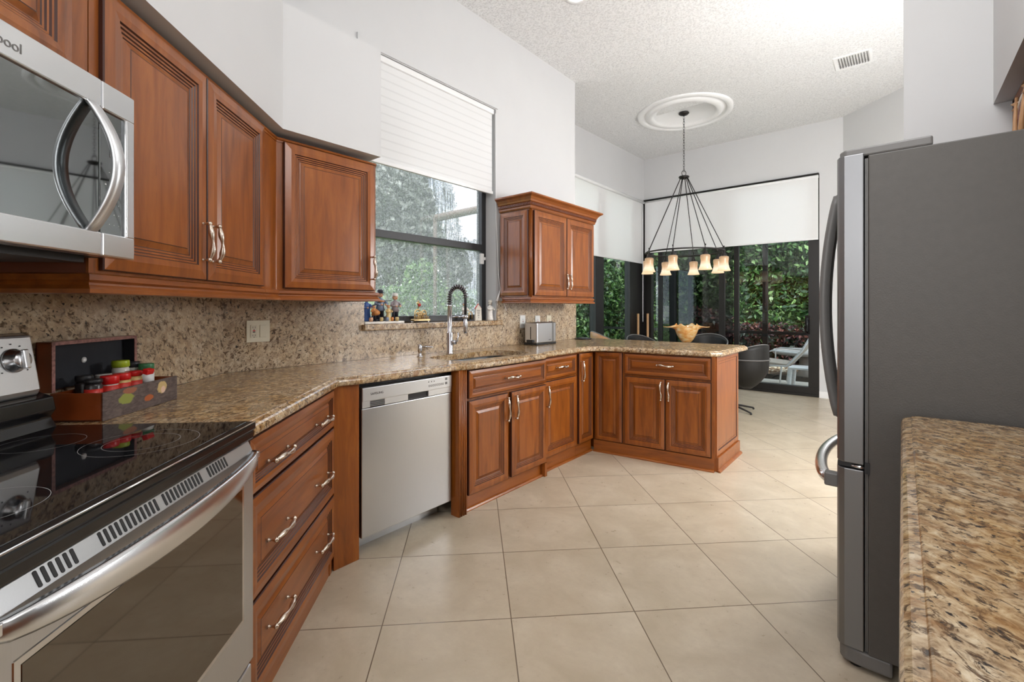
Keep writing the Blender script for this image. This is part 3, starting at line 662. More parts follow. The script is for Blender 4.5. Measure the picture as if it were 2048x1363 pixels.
# ---- corner cabinet with single door
t = thing('wall_cabinet', 'cherry corner wall cabinet with one door left of the kitchen window', 'cabinet', (XW, .93, 0), RW)
YI = -.95 * R2 + 2.304
world_prism(t, [P(2.157, -.95), (-2.304, YI), (-2.304, 1.512), (XW + .002, 1.512), (XW + .002, YC), P(2.157, CW + .002)], 1.332, 2.06, 'wood_v', 'body', .002)
front(t, 'door', .062, .566, Z0 + .008, Z1, -.33, pulls=[(.548, 1.47)], L=.125)
world_sweep(t, [P(2.157, -.945), (-2.299, YI + .005), (-2.299, 1.515), (XW + .03, 1.515)], RAIL, 'wood_h', 'light_rail', 1.283)
world_sweep(t, [P(2.157, -.95), (-2.304, YI), (-2.304, 1.512)], [(-.02, .022), (.006, .022), (.008, .012), (.003, .008), (.003, 0), (-.02, 0)], 'wood_h', 'top_trim', 2.05)
# ---- cabinet above the microwave
t = thing('wall_cabinet', 'short cherry cabinet directly above the microwave', 'cabinet', wallS(.455), RS)
mb = MB(); mb.box(0, .757, -.32, -.003, 1.785, 2.06, 'wood_dark'); mb.box(0, .757, -.326, -.319, 1.785, 2.055, 'wood_v'); mb.build('body', t)
front(t, 'door', .02, .355, 1.80, 2.05, -.32, k=.85); front(t, 'door', .362, .70, 1.80, 2.05, -.32, k=.85)
# ---- right wall cabinet with crown
t = thing('wall_cabinet', 'cherry wall cabinet with crown moulding above the toaster', 'cabinet', (XW, 2.955, 0), RW)
mb = MB(); mb.box(0, 1.0, -.329, -.003, 1.332, 2.06, 'wood_v'); mb.build('body', t, bevel=.002)
front(t, 'door', .035, .507, 1.345, 2.045, -.33, pulls=[(.482, 1.475)], L=.125)
front(t, 'door', .515, .985, 1.345, 2.045, -.33, pulls=[(.540, 1.475)], L=.125)
T = Matrix.Rotation(-PI / 2, 4, 'Z')
front(t, 'side_panel', .02, .315, 1.345, 2.045, -.0, T=Matrix.Translation((0, 0, 0)) @ Matrix.Rotation(-PI / 2, 4, 'Z'), k=.85)
mb = MB()
for y in (-.325, -.317): mb.tube([(.004, y, 1.335), (.004, y, 2.06)], .005, 'wood_v', 8)
mb.tube([(.012, -.332, 1.335), (.012, -.332, 2.06)], .006, 'wood_v', 8); mb.build('fluted_corner', t)
CR = [(-.02, 0), (.006, 0), (.012, .010), (.012, .022), (.018, .026), (.018, .050), (.026, .056), (.030, .068), (.045, .086), (.062, .097), (.068, .100), (.068, .112), (-.02, .112)]
yk = 2.95
cp = [(XW + .004, yk), (-2.300, yk), (-2.300, 3.96), (XW + .004, 3.96)]
world_sweep(t, cp, CR, 'wood_h', 'crown', 2.055)
mb = MB(); I = rootinv(t)
def beads(a, b):
    a, b = Vector(a), Vector(b); n = int((b - a).length / .0135); dr = (b - a).normalized()
    for i in range(n):
        c_ = a + (b - a) * ((i + .5) / n)
        Tm = Matrix.Translation(c_) @ Matrix.Rotation(math.atan2(dr.y, dr.x), 4, 'Z') @ Matrix.Rotation(.55, 4, 'Y')
        mb.bbox(-.0052, .0052, -.006, .006, -.013, .013, 'wood_dark', .002, Tm, 1)
beads((XW + .01, yk - .018, 2.093), (-2.28, yk - .018, 2.093)); beads((-2.282, yk - .01, 2.093), (-2.282, 3.975, 2.093))
mb.v = [tuple(I @ Vector(v)) for v in mb.v]; mb.build('rope_moulding', t)
world_sweep(t, [(XW + .03, yk + .008), (-2.305, yk + .008), (-2.305, 3.95), (XW + .03, 3.95)], RAIL, 'wood_h', 'light_rail', 1.283)
# ---- drawers next to the range
t = thing('drawer_cabinet', 'cherry base cabinet with three wide drawers right of the range', 'cabinet', wallS(1.392), RS)
mb = MB(); mb.box(0, .843, -.598, -.02, .075, .873, 'wood_v'); mb.box(.01, .80, -.575, -.02, 0, .075, 'wood_dark'); mb.build('body', t)
mb = MB(); mb.box(.01, .815, -.600, -.585, 0, .062, 'wood_h'); mb.bbox(.81, .84, -.604, -.56, 0, .085, 'wood_v', .002); mb.build('toe_board', t)
for z0, z1, hz in ((.692, .862, .762), (.377, .682, .510), (.082, .367, .235)):
    front(t, 'drawer', .010, .828, z0, z1, -.600, 'wood_h', pulls=[(.205, hz), (.650, hz)], k=.62 if z1 - z0 < .2 else .85, L=.15, vert=False)
# ---- filler panel and fluted pilaster either side of the dishwasher
mb = MB(); mb.prism([(-2.050, 1.118), (-2.050, 1.252), (-2.6, 1.252), (-2.6, 1.118)], 0, .873, 'wood_v')
tag(mb.build('filler_panel', bevel=.002), 'plain cherry filler panel between the drawers and the dishwasher', 'filler panel')
mb = MB(); mb.box(-2.07, -2.006, 1.880, 1.950, 0, .873, 'wood_v')
for k in range(4): mb.tube([(-2.006, 1.889 + .017 * k, .0), (-2.006, 1.889 + .017 * k, .873)], .0068, 'wood_v', 8)
tag(mb.build('fluted_pilaster'), 'narrow fluted cherry pilaster right of the dishwasher', 'pilaster')
# ---- sink cabinet
t = thing('sink_cabinet', 'cherry sink base cabinet with two doors under one wide drawer front', 'cabinet', (XW, 1.952, 0), RW)
mb = MB(); mb.box(.0, .818, -.612, -.596, .1, .873, 'wood_v'); mb.box(0, .018, -.596, -.02, .1, .873, 'wood_v'); mb.box(.80, .818, -.596, -.02, .1, .873, 'wood_v'); mb.box(.018, .80, -.596, -.02, .1, .118, 'wood_v'); mb.build('body', t)
mb = MB(); mb.box(0, .818, -.597, -.58, 0, .1, 'wood_h'); mb.sweep([(.818, -.597), (0, -.597)][::-1], QR, 'wood_h'); mb.build('toe_board', t)
mb = MB(); mb.bbox(.79, .818, -.634, -.597, 0, .10, 'wood_v', .003); mb.build('foot', t)
front(t, 'drawer_front', .010, .808, .694, .864, -.615, 'wood_h', pulls=[(.41, .782)], k=.62, L=.125, vert=False)
front(t, 'door', .010, .376, .105, .678, -.615, pulls=[(.352, .575)], L=.15, k=.9)
front(t, 'door', .410, .808, .105, .678, -.615, pulls=[(.440, .575)], L=.15, k=.9)
# ---- drawer-and-door cabinet and corner door
t = thing('base_cabinet', 'narrow cherry base cabinet with one small drawer over one door, right of the sink doors', 'cabinet', (XW, 2.772, 0), RW)
mb = MB(); mb.box(0, .492, -.572, -.02, .1, .873, 'wood_v'); mb.build('body', t)
mb = MB(); mb.box(0, .492, -.565, -.55, 0, .1, 'wood_h'); mb.sweep([(0, -.565), (.492, -.565)], QR, 'wood_h'); mb.build('toe_board', t)
front(t, 'drawer', .012, .468, .700, .862, -.573, 'wood_h', pulls=[(.24, .782)], k=.6, L=.12, vert=False)
front(t, 'door', .012, .468, .112, .685, -.573, pulls=[(.045, .575)], L=.15, k=.95)
t = thing('corner_cabinet', 'cherry inside corner cabinet with a narrow door meeting the peninsula', 'cabinet', (XW, 3.266, 0), RW)
world_prism(t, [(-2.062, 3.268), (-2.062, 3.528), (-2.2, 3.60), (-2.6, 3.60), (-2.6, 3.268)], .1, .873, 'wood_v', 'body')
mb = MB(); mb.box(0, .25, -.565, -.55, 0, .1, 'wood_h'); mb.sweep([(0, -.565), (.247, -.565)], QR, 'wood_h'); mb.build('toe_board', t)
front(t, 'door', .015, .244, .112, .862, -.573, pulls=[(.045, .715)], L=.16, k=.72)
# ---- peninsula
AX, AY = -2.045, 3.528; AN = math.atan2(3.642 - 3.515, -1.07 + 2.05)
t = thing('peninsula_cabinet', 'cherry peninsula cabinet with a wide drawer, two doors and panelled end', 'cabinet', (AX, AY, 0), AN)
ux, uy = math.cos(AN), math.sin(AN)
def pe(x, y): return (AX + ux * x - uy * y, AY + uy * x + ux * y)
EX = -1.072
world_prism(t, [pe(.0, .012), (EX, pe(.983, .012)[1]), (EX, 4.27), (-2.6, 4.27), (-2.6, 3.62), (-2.08, 3.62)], .0, .873, 'wood_v', 'body', .002)
mb = MB(); mb.box(.0, .973, -.006, .012, 0, .1, 'wood_h'); mb.sweep([(.0, -.006), (.975, -.006)], QR, 'wood_h'); mb.build('toe_board', t)
mb = MB(); mb.box(.955, .978, -.004, .012, .1, .873, 'wood_v'); mb.build('end_stile', t)
front(t, 'fixed_panel', .012, .254, .105, .866, .011, k=.75)
front(t, 'drawer', .275, .950, .692, .862, .011, 'wood_h', pulls=[(.612, .783)], k=.62, L=.125, vert=False)
front(t, 'door', .275, .606, .105, .672, .011, pulls=[(.580, .578)], L=.14, k=.9)
front(t, 'door', .614, .950, .105, .672, .011, pulls=[(.640, .578)], L=.14, k=.9)
Tw = rootinv(t) @ Matrix.Translation((EX, 0, 0)) @ Matrix.Rotation(PI / 2, 4, 'Z')
mb = MB(); ya, yb = pe(.983, .012)[1] + .002, 4.27
mb.rings(ya, yb, .112, .873, 0, [(0, 0, 0), (0, .006, 0), (.038, .006, 0), (.043, .0, 1), (.048, .001, 0), (.052, -.003 + .005, 0), (.060, .0015, 0), (.062, .001, 1), (.066, .001, 0)], 'wood_v')
mb.box(ya, yb + .005, -.018, 0, 0, .108, 'wood_h'); mb.sweep([(ya - .012, -.018), (yb + .012, -.018)], QR, 'wood_h')
mb.v = [tuple(Tw @ Vector(v)) for v in mb.v]; mb.build('end_panel', t)
# ---- right-hand run of base cabinets under the near counter
t = thing('base_cabinet', 'cherry base cabinet under the near right granite counter', 'cabinet', (.68, 1.90, 0), -PI / 2)
mb = MB(); mb.box(0, 2.5, -.62, -.004, .09, .873, 'wood_v'); mb.box(0, 2.5, -.58, -.004, 0, .09, 'wood_dark'); mb.build('body', t)
for k in range(5): front(t, 'door', .02 + .496 * k, .50 + .496 * k, .11, .86, -.620, k=.9)
# ---- cabinet over the fridge with carved ornament
t = thing('wall_cabinet', 'cherry cabinet with a carved ornament above the refrigerator', 'cabinet', (.69, 2.80, 0), -PI / 2)
mb = MB(); mb.box(0, .95, -.33, -.002, 1.83, 2.105, 'wood_v'); mb.build('body', t, bevel=.002)
mb = MB(); mb.box(0, .028, -.336, -.328, 1.83, 2.105, 'wood_v'); mb.box(0, .95, -.336, -.328, 2.075, 2.105, 'wood_h'); mb.box(.028, .95, -.334, -.330, 1.83, 2.075, 'wood_dark'); mb.build('face_frame', t)
mb = MB()
for k, (cx, rx, rz) in enumerate(((.30, .10, .085), (.30, .075, .062))):
    mb.tube([(cx + rx * math.cos(a * PI / 12), -.345, 1.945 + rz * math.sin(a * PI / 12)) for a in range(24)], .008, 'box_rim' if k else 'nickel', 6, closed=True)
for sgn in (-1, 1):
    mb.tube([(.30 + sgn * (.02 + .07 * u), -.35 - .01 * math.sin(u * 3), 1.86 + .19 * u - .06 * math.sin(u * PI)) for u in [i / 8 for i in range(9)]], [.012 - .007 * i / 8 for i in range(9)], 'chair_ply', 6)
    mb.lathe([(0, 0), (.02, .006), (.010, .02), (.022, .03), (0, .045)], (.30 + sgn * .10, -.345, 2.0), 'chair_ply', 8)
mb.build('carved_ornament', t)
# ================================================================ worktops
def offs(poly, ds):
    n = len(poly); out = []
    for i in range(n):
        p0, p1, p2 = Vector(poly[i - 1]), Vector(poly[i]), Vector(poly[(i + 1) % n])
        d0, d1 = (p1 - p0).normalized(), (p2 - p1).normalized(); n0, n1 = Vector((-d0.y, d0.x)), Vector((-d1.y, d1.x))  # inward for ccw
        a, b = ds[i - 1], ds[i]; det = n0.x * n1.y - n0.y * n1.x
        if abs(det) < .02: q = p1 + (n0 + n1).normalized() * (a + b) / 2
        else:
            c0, c1 = n0.dot(p1) + a, n1.dot(p1) + b
            q = Vector(((c0 * n1.y - n0.y * c1) / det, (n0.x * c1 - c0 * n1.x) / det))
        out.append((q.x, q.y))
    return out
def worktop(name, poly, frontf, label, hole=None, m='granite', zt=.914, zb=.874):
    n = len(poly); A = sum(poly[i][0] * poly[(i + 1) % n][1] - poly[(i + 1) % n][0] * poly[i][1] for i in range(n))
    assert A > 0
    prof = [(.026, 0), (.024, -.0015), (.0225, -.004), (.018, -.0055), (.010, -.008), (.004, -.013), (.001, -.020), (.0, -.030), (.002, -.036), (.006, -.040), (.03, -.040)]
    bm = bmesh.new(); rings_ = []
    for ins, dz in prof:
        pts = offs(poly, [ins if f else 0 for f in frontf]); rings_.append([bm.verts.new((x, y, zt + dz)) for x, y in pts])
    for a, b in zip(rings_[:-1], rings_[1:]):
        for i in range(n):
            try: bm.faces.new((a[i], a[(i + 1) % n], b[(i + 1) % n], b[i]))
            except ValueError: pass
    def cap(z, ring, flip):
        es = [bm.edges.get((ring[i], ring[(i + 1) % n])) or bm.edges.new((ring[i], ring[(i + 1) % n])) for i in range(n)]
        hv = []
        if hole:
            hv = [bm.verts.new((x, y, z)) for x, y in hole]; k = len(hv); es += [bm.edges.new((hv[i], hv[(i + 1) % k])) for i in range(k)]
        bmesh.ops.triangle_fill(bm, use_beauty=True, use_dissolve=False, edges=es)
        return hv
    h1 = cap(zt, rings_[0], False); h2 = cap(zb, rings_[-1], True)
    if hole:
        k = len(h1)
        for i in range(k): bm.faces.new((h1[i], h1[(i + 1) % k], h2[(i + 1) % k], h2[i]))
    bmesh.ops.remove_doubles(bm, verts=bm.verts[:], dist=1e-5); bmesh.ops.recalc_face_normals(bm, faces=bm.faces[:])
    me = bpy.data.meshes.new(name); bm.to_mesh(me); bm.free(); me.materials.append(M[m])
    o = bpy.data.objects.new(name, me); COL.objects.link(o); tag(o, label, 'countertop'); return o
def arc(cx, cy, rx, ry, a0, a1, n): return [(cx + rx * math.cos(math.radians(a0 + (a1 - a0) * i / n)), cy + ry * math.sin(math.radians(a0 + (a1 - a0) * i / n))) for i in range(n + 1)]
CE = -.632
pF = pe(0, -.03)
front_pts = [P(1.390, CE), P(2.243, CE), (-2.008, 1.25), (-2.000, 1.86), (-1.972, 1.98), (-1.962, 2.2), (-1.962, 2.5), (-1.975, 2.72), (-2.02, 2.80), (-2.030, 2.90), (-2.032, 3.25)]
cv = []
B0 = Vector((-2.032, 3.25)); B1 = Vector(pe(.26, -.03)); BC = Vector(pe(-.015, -.02))
for i in range(1, 8):
    u = i / 8; cv.append(tuple(B0 * (1 - u) ** 2 + BC * 2 * u * (1 - u) + B1 * u * u))
front_pts += cv + [tuple(B1), pe(.955, -.028), (-1.036, 3.70), (-1.022, 4.40), (-1.06, 4.455), (-2.62, 4.40)]
nf = len(front_pts)
back_pts = [(XW + .001, 4.30), (XW + .001, YC), P(1.390, CW + .001)]
poly = front_pts + back_pts
ff = [True] * (nf) + [False] * 3
ff[nf - 1] = True
HX0, HX1, HY0, HY1 = -2.435, -2.075, 1.96, 2.70
hole = arc(HX1 - .09, HY1 - .09, .09, .09, 0, 90, 6) + arc(HX0 + .14, HY1 - .14, .14, .14, 90, 180, 8) + arc(HX0 + .10, HY0 + .10, .10, .10, 180, 270, 6) + arc(HX1 - .09, HY0 + .09, .09, .09, 270, 360, 6)
ctop = worktop('countertop', poly, ff, 'long speckled granite countertop running from the range past the sink onto the peninsula', hole)
worktop('countertop', [(.685, -.6), (.685, 1.93), (.035, 1.915), (.0, 1.89), (-.003, -.6)], [False, True, True, True, False], 'speckled granite countertop in the near right corner beside the refrigerator')
# sink
t = thing('sink', 'double bowl stainless steel sink set under the granite countertop', 'sink', (-2.25, 2.33, 0))
def bowl(y0, y1):
    mb = MB(); r = .05; x0, x1 = -.20, .19
    def rr(e, z): return [(x, y, z) for x, y in arc(x1 - r + e, y1 - r + e, r, r, 0, 90, 4) + arc(x0 + r - e, y1 - r + e, r, r, 90, 180, 4) + arc(x0 + r - e, y0 + r - e, r, r, 180, 270, 4) + arc(x1 - r + e, y0 + r - e, r, r, 270, 360, 4)]
    L = [rr(.014, .873), rr(0, .868), rr(0, .72), rr(-.015, .70)]; k = len(L[0]); vs = sum(L, [])
    fs = [(i * k + j, i * k + (j + 1) % k, (i + 1) * k + (j + 1) % k, (i + 1) * k + j) for i in range(3) for j in range(k)] + [[3 * k + j for j in range(k)]]
    mb.add(vs, fs, 'steel_panel', True); mb.lathe([(0, .704), (.035, .704), (.042, .701)], (0, (y0 + y1) / 2, 0), 'steel_bright', 20); return mb.build('bowl', t, fix=False)
bowl(-.385, -.09); bowl(-.06, .385)
# faucet
t = thing('kitchen_faucet', 'tall spring neck chrome kitchen faucet behind the sink', 'faucet', (-2.475, 2.235, .914), 0)
mb = MB(); mb.lathe([(.027, 0), (.027, .006), (.023, .012), (.023, .15), (.021, .155), (.0165, .16), (.0165, .34), (.018, .342), (.018, .352), (.012, .354)], (0, 0, 0), 'chrome', 20); mb.build('body', t)
pth = [(0, 0, .35), (0, .0, .42)] + [(.062 - .062 * math.cos(a), .018 - .018 * math.cos(a), .42 + .062 * math.sin(a)) for a in [PI * i / 10 for i in range(1, 11)]] + [(.124, .036, .40), (.124, .036, .25)]
mb = MB(); mb.tube(pth, .010, 'black_matte', 10); mb.build('hose', t)
mb = MB(); c3 = []; Pv = [Vector(p) for p in pth]; tot = [0]
for a, b in zip(Pv[:-1], Pv[1:]): tot.append(tot[-1] + (b - a).length)
def along(d):
    for i in range(len(Pv) - 1):
        if d <= tot[i + 1]: return Pv[i].lerp(Pv[i + 1], (d - tot[i]) / (tot[i + 1] - tot[i])), (Pv[i + 1] - Pv[i]).normalized()
    return Pv[-1], (Pv[-1] - Pv[-2]).normalized()
sp = []; NT = 17
for i in range(NT * 10):
    d = .0 + (tot[-1] - .15) * i / (NT * 10); c_, dr = along(d); u = Vector((dr.z, 0, -dr.x)).normalized() if abs(dr.y) < .9 else Vector((1, 0, 0)); w_ = dr.cross(u).normalized()
    a = 2 * PI * i / 10; sp.append(c_ + (u * math.cos(a) + w_ * math.sin(a)) * .0155)
mb.tube(sp, .0042, 'dark_coil', 6); mb.build('spring', t)
mb = MB(); mb.lathe([(.010, .0), (.016, .01), (.016, .075), (.011, .10), (.010, .105)], (.124, .036, .150), 'chrome', 16); mb.build('spray_head', t)
mb = MB(); mb.tube([(.0, 0, .265), (.05, .015, .268), (.10, .03, .268)], .006, 'chrome', 8); mb.lathe([(.022, -.012), (.022, .012)], (.124, .036, .268), 'chrome', 16); mb.build('holder_arm', t)
mb = MB(); mb.tube([(.018, .006, .085), (.048, .016, .085)], .016, 'chrome', 12); mb.tube([(.045, .015, .085), (.062, .020, .10), (.066, .022, .155)], [.010, .006, .005], 'chrome', 8); mb.build('lever', t)
t = thing('soap_dispenser', 'short chrome soap dispenser pump left of the faucet', 'soap dispenser', (-2.485, 1.975, .914))
mb = MB(); mb.lathe([(.022, 0), (.020, .006), (.012, .012), (.010, .03), (.015, .035), (.015, .075), (.010, .082), (0, .084)], (0, 0, 0), 'chrome', 16); mb.build('pump', t)
mb = MB(); mb.tube([(0, 0, .066), (.03, .03, .068), (.065, .06, .066)], [.006, .005, .004], 'chrome', 8); mb.build('spout', t)
# ================================================================ appliances
def mirrorish(name, col, rough=.03):
    m, t, p = mat(name); f = noise(t, coords(t), 3, 2)
    t.links.new(ramp(t, f, [(.3, tuple(x * .97 for x in col)), (.7, col)]), p.inputs['Base Color']); p.inputs['Metallic'].default_value = 1; p.inputs['Roughness'].default_value = rough; M[name] = m
mirrorish('oven_glass', (.20, .18, .155), .04); mirrorish('microwave_glass', (.26, .275, .28), .03)
m, t_, p = mat('ceramic_cooktop'); f = noise(t_, coords(t_), 900, 1)
t_.links.new(ramp(t_, f, [(.66, (.006, .006, .007)), (.72, (.12, .12, .12))]), p.inputs['Base Color']); p.inputs['Roughness'].default_value = .03; p.inputs['Specular IOR Level'].default_value = 1.0; M['cooktop'] = m
# ---- range
t = thing('range', 'freestanding stainless range with a black glass cooktop and oven window', 'range', wallS(.627), RS)
mb = MB(); mb.box(.004, .754, -.60, -.03, .06, .895, 'black_matte'); mb.build('body', t)
for x in (.05, .70):
    for y in (-.55, -.1): mb = MB(); mb.lathe([(.02, 0), (.02, .06)], (x, y, 0), 'black_matte', 12); mb.build('foot', t)
mb = MB(); mb.bbox(-.002, .760, -.645, -.03, .897, .922, 'black', .007, seg=3); mb.bbox(.0, .758, -.640, -.60, .872, .899, 'black', .006); mb.build('cooktop_frame', t)
mb = MB(); mb.bbox(.018, .742, -.625, -.105, .9205, .9235, 'cooktop', .001, seg=1); mb.build('glass_cooktop', t)
mb = MB(); mb.tube([(.0, -.643, .9205), (.758, -.643, .9205)], .0022, 'steel_bright', 6); mb.build('edge_strip', t)
M['ring_grey'] = plain('pale_grey_print', (.42, .41, .40), .3)
def ring(mb, cx, cy, r):
    n = 64; vs = []
    for rr in (r - .0004, r + .0004): vs += [(cx + rr * math.cos(2 * PI * i / n), cy + rr * math.sin(2 * PI * i / n), .9238) for i in range(n)]
    mb.add(vs, [(i, (i + 1) % n, n + (i + 1) % n, n + i) for i in range(n)], 'ring_grey')
for cx, cy, rs in ((.56, -.47, (.115, .075)), (.57, -.235, (.08,)), (.19, -.46, (.09,)), (.19, -.235, (.115, .075)), (.38, -.20, (.05,))):
    mb = MB()
    for r in rs: ring(mb, cx, cy, r)
    mb.build('burner_ring', t, fix=False)
mb = MB()
def xprism(mb, sec, x0, x1, m):
    n = len(sec); vs = [(x0, y, z) for y, z in sec] + [(x1, y, z) for y, z in sec]
    mb.add(vs, [list(range(n)), list(range(2 * n - 1, n - 1, -1))] + [(i, n + i, n + (i + 1) % n, (i + 1) % n) for i in range(n)], m)
xprism(mb, [(-.60, .24), (-.634, .24), (-.638, .245), (-.638, .835), (-.624, .866), (-.60, .868)], .004, .756, 'steel_v')
door = mb.build('oven_door', t, bevel=.002)
mb = MB(); mb.bbox(.070, .690, -.6405, -.636, .392, .752, 'oven_glass', .002, seg=1); mb.build('oven_window', door)
mb = MB(); mb.bbox(.060, .700, -.6395, -.636, .382, .762, 'steel_bright', .0015, seg=1); mb.build('window_trim', door)
mb = MB(); dz = Vector((0, -.624 + .638, .866 - .835)); un = dz.normalized(); nn = Vector((0, -un.z, un.y))
def slot(x):
    c_ = Vector((x, -.631, .8505)) + nn * .0002; hw, hh = .0032, .0105
    ps = [c_ + Vector((hw * math.cos(a), 0, 0)) + un * (hh * (1 if math.sin(a) > 0 else -1) - (0) + hw * math.sin(a) * .8) for a in [2 * PI * (i + .5) / 12 for i in range(12)]]
    vs = [p + nn * .0006 for p in ps] + [p - nn * .004 for p in ps]
    mb.add(vs, [list(range(12))] + [(i, (i + 1) % 12, 12 + (i + 1) % 12, 12 + i) for i in range(12)], 'black_matte')
for x0, n in ((.105, 6), (.222, 12), (.385, 11), (.545, 7)):
    mb = MB()
    for i in range(n): slot(x0 + .0125 * i)
    mb.build('vent_slots', door)
mb = MB(); n = 28; vs = []
for i in range(n + 1):
    u = i / n; x = .006 + .748 * u; e = math.sin(PI * u) ** .55; o = .640 + .006 + .048 * e; zt, zb = .842, .842 - .022 - .040 * e
    vs += [(x, -o, zt - .002), (x, -o - .004, zt - .006), (x, -o - .004, zb + .006), (x, -o, zb), (x, -o + .010, zb + .004), (x, -o + .012, zt - .002)]
fs = [(i * 6 + a, i * 6 + (a + 1) % 6, (i + 1) * 6 + (a + 1) % 6, (i + 1) * 6 + a) for i in range(n) for a in range(6)] + [list(range(6)), [n * 6 + a for a in range(6)]]
mb.add(vs, fs, 'steel_h', True)
for x in (.012, .735): mb.bbox(x, x + .014, -.660, -.630, .822, .840, 'steel_h', .002)
mb.build('handle', door)
mb = MB(); mb.bbox(.004, .756, -.634, -.60, .065, .228, 'steel_v', .005); mb.build('storage_drawer', t)
mb = MB(); xprism(mb, [(-.03, .90), (-.03, 1.180), (-.045, 1.180), (-.05, 1.03), (-.118, 1.005), (-.125, .97), (-.112, .95), (-.128, .922), (-.125, .90)], .004, .742, 'black'); mb.build('backguard', t, bevel=.004)
mb = MB(); xprism(mb, [(-.048, 1.013), (-.098, 1.013), (-.105, 1.03), (-.080, 1.175), (-.060, 1.180), (-.048, 1.175)], .004, .720, 'steel_panel'); mb.build('control_panel', t, bevel=.006)
tilt = Matrix.Rotation(-math.atan2(.025, .155), 4, 'X')
for x in (.658, .570):
    Tk = Matrix.Translation((x, -.0915, 1.112)) @ tilt @ Matrix.Rotation(PI / 2, 4, 'X')
    mb = MB(); mb.lathe([(.031, 0), (.031, .004), (.027, .006), (.024, .022), (.022, .026), (0, .026)], (0, 0, 0), 'steel_h', 28, Tk); mb.bbox(-.0065, .0065, -.025, .025, .024, .036, 'steel_h', .003, Tk); mb.build('knob', t)
mb = MB()
for x in (.658, .570):
    for a in range(9):
        an = math.radians(-40 + a * 32.5); T2 = Matrix.Translation((x, -.0915, 1.112)) @ tilt
        mb.box(.043 * math.cos(an) - .0015, .043 * math.cos(an) + .0015, -.0012, .0, .043 * math.sin(an) - .0015, .043 * math.sin(an) + .0015, 'black_matte', T2)
mb.build('dial_marks', t)
# ---- microwave
t = thing('microwave', 'over the range stainless microwave with a curved steel handle', 'microwave', wallS(.452, CW + .025, 1.366), RS)
mb = MB(); mb.bbox(.002, .758, -.372, .021, .004, .396, 'black_matte', .004); mb.box(.06, .70, -.34, -.06, -.012, .004, 'black_matte'); mb.build('body', t)
def frame(mb, xs, y0=-.41, y1=-.374): 
    for b in xs: mb.bbox(b[0], b[1], y0, y1, b[2], b[3], 'steel_h', .0035, seg=3)
mb = MB(); frame(mb, [(0, .6585, .333, .396), (0, .6585, 0, .053), (0, .03, .05, .336)]); dr = mb.build('door', t)
mb = MB(); mb.bbox(.026, .6595, -.4035, -.376, .048, .338, 'microwave_glass', .002); mb.build('door_glass', dr)
mb = MB(); frame(mb, [(.6605, .76, .333, .396), (.6605, .76, 0, .053), (.732, .76, .05, .336)]); cp_ = mb.build('control_panel', t)
mb = MB(); mb.bbox(.6615, .736, -.4035, -.376, .048, .338, 'microwave_glass', .002); mb.build('panel_glass', cp_)
mb = MB(); mb.box(.690, .722, -.4042, -.403, .232, .252, 'fridge_grey')
for r in range(6):
    for c in range(3): mb.box(.688 + .014 * c, .6895 + .014 * c, -.4042, -.403, .075 + .024 * r, .0765 + .024 * r, 'white_plastic')
for r in range(3): mb.box(.676, .680, -.4042, -.403, .085 + .04 * r, .0875 + .04 * r, 'white_plastic')
mb.build('display', cp_)
mb = MB(); n = 20; vs = []
for i in range(n + 1):
    u = i / n; z = .052 + .286 * u; o = .405 + .058 * math.sin(PI * u) ** .9; w = .0155
    for dx, dy in ((-w, 0), (-w * .8, -.006), (w * .8, -.006), (w, 0), (w * .8, .006), (-w * .8, .006)): vs.append((.634 + dx, -o + dy, z))
mb.add(vs, [(i * 6 + a, i * 6 + (a + 1) % 6, (i + 1) * 6 + (a + 1) % 6, (i + 1) * 6 + a) for i in range(n) for a in range(6)] + [list(range(6)), [n * 6 + a for a in range(6)]], 'steel_panel', True)
mb.build('handle', dr)
textmesh('Whirlpool', .026, Matrix.Translation((.366, -.4102, .352)) @ FACE, 'fridge_grey', 'lettering', dr)
# ---- dishwasher
t = thing('dishwasher', 'stainless dishwasher between the drawers and the fluted pilaster', 'dishwasher', (XW, 1.262, 0), RW)
mb = MB(); mb.box(.004, .602, -.54, -.02, .09, .868, 'black_matte'); mb.build('tub', t)
mb = MB(); mb.box(.02, .59, -.47, -.44, .0, .092, 'steel_panel'); mb.build('toe_kick', t)
mb = MB(); mb.bbox(.004, .602, -.584, -.541, .094, .741, 'steel_v', .004); mb.build('door', t)
mb = MB(); mb.bbox(.004, .602, -.590, -.541, .776, .846, 'steel_panel', .004); mb.box(.004, .602, -.575, -.541, .744, .778, 'steel_panel')
for a, b in ((.004, .05), (.135, .285), (.425, .602)): mb.bbox(a, b, -.587, -.57, .744, .779, 'steel_panel', .002)
cpn = mb.build('control_panel', t)
mb = MB(); mb.box(.286, .424, -.5765, -.575, .745, .776, 'black_matte'); mb.build('handle_recess', cpn)
mb = MB()
for k in range(4): mb.box(.05, .134, -.5865, -.57, .748 + .008 * k, .7525 + .008 * k, 'fridge_grey')
mb.build('vent', cpn)
mb = MB()
for k in range(3): mb.lathe([(.0035, 0), (.0035, .0008)], (0, 0, 0), 'fridge_grey', 10, Matrix.Translation((.425 + .02 * k, -.5902, .826)) @ Matrix.Rotation(PI / 2, 4, 'X'))
for k in range(8): mb.box(.425 + .0145 * k, .435 + .0145 * k, -.5906, -.589, .797, .8085, 'fridge_grey'); mb.box(.427 + .0145 * k, .433 + .0145 * k, -.5908, -.589, .800, .8055, 'steel_panel')
for z in (.797, .822): mb.box(.548, .564, -.5906, -.589, z, z + .014, 'fridge_grey')
mb.build('buttons', cpn)
textmesh('SAMSUNG', .0165, Matrix.Translation((.050, -.5902, .806)) @ FACE, 'black_matte', 'lettering', cpn)
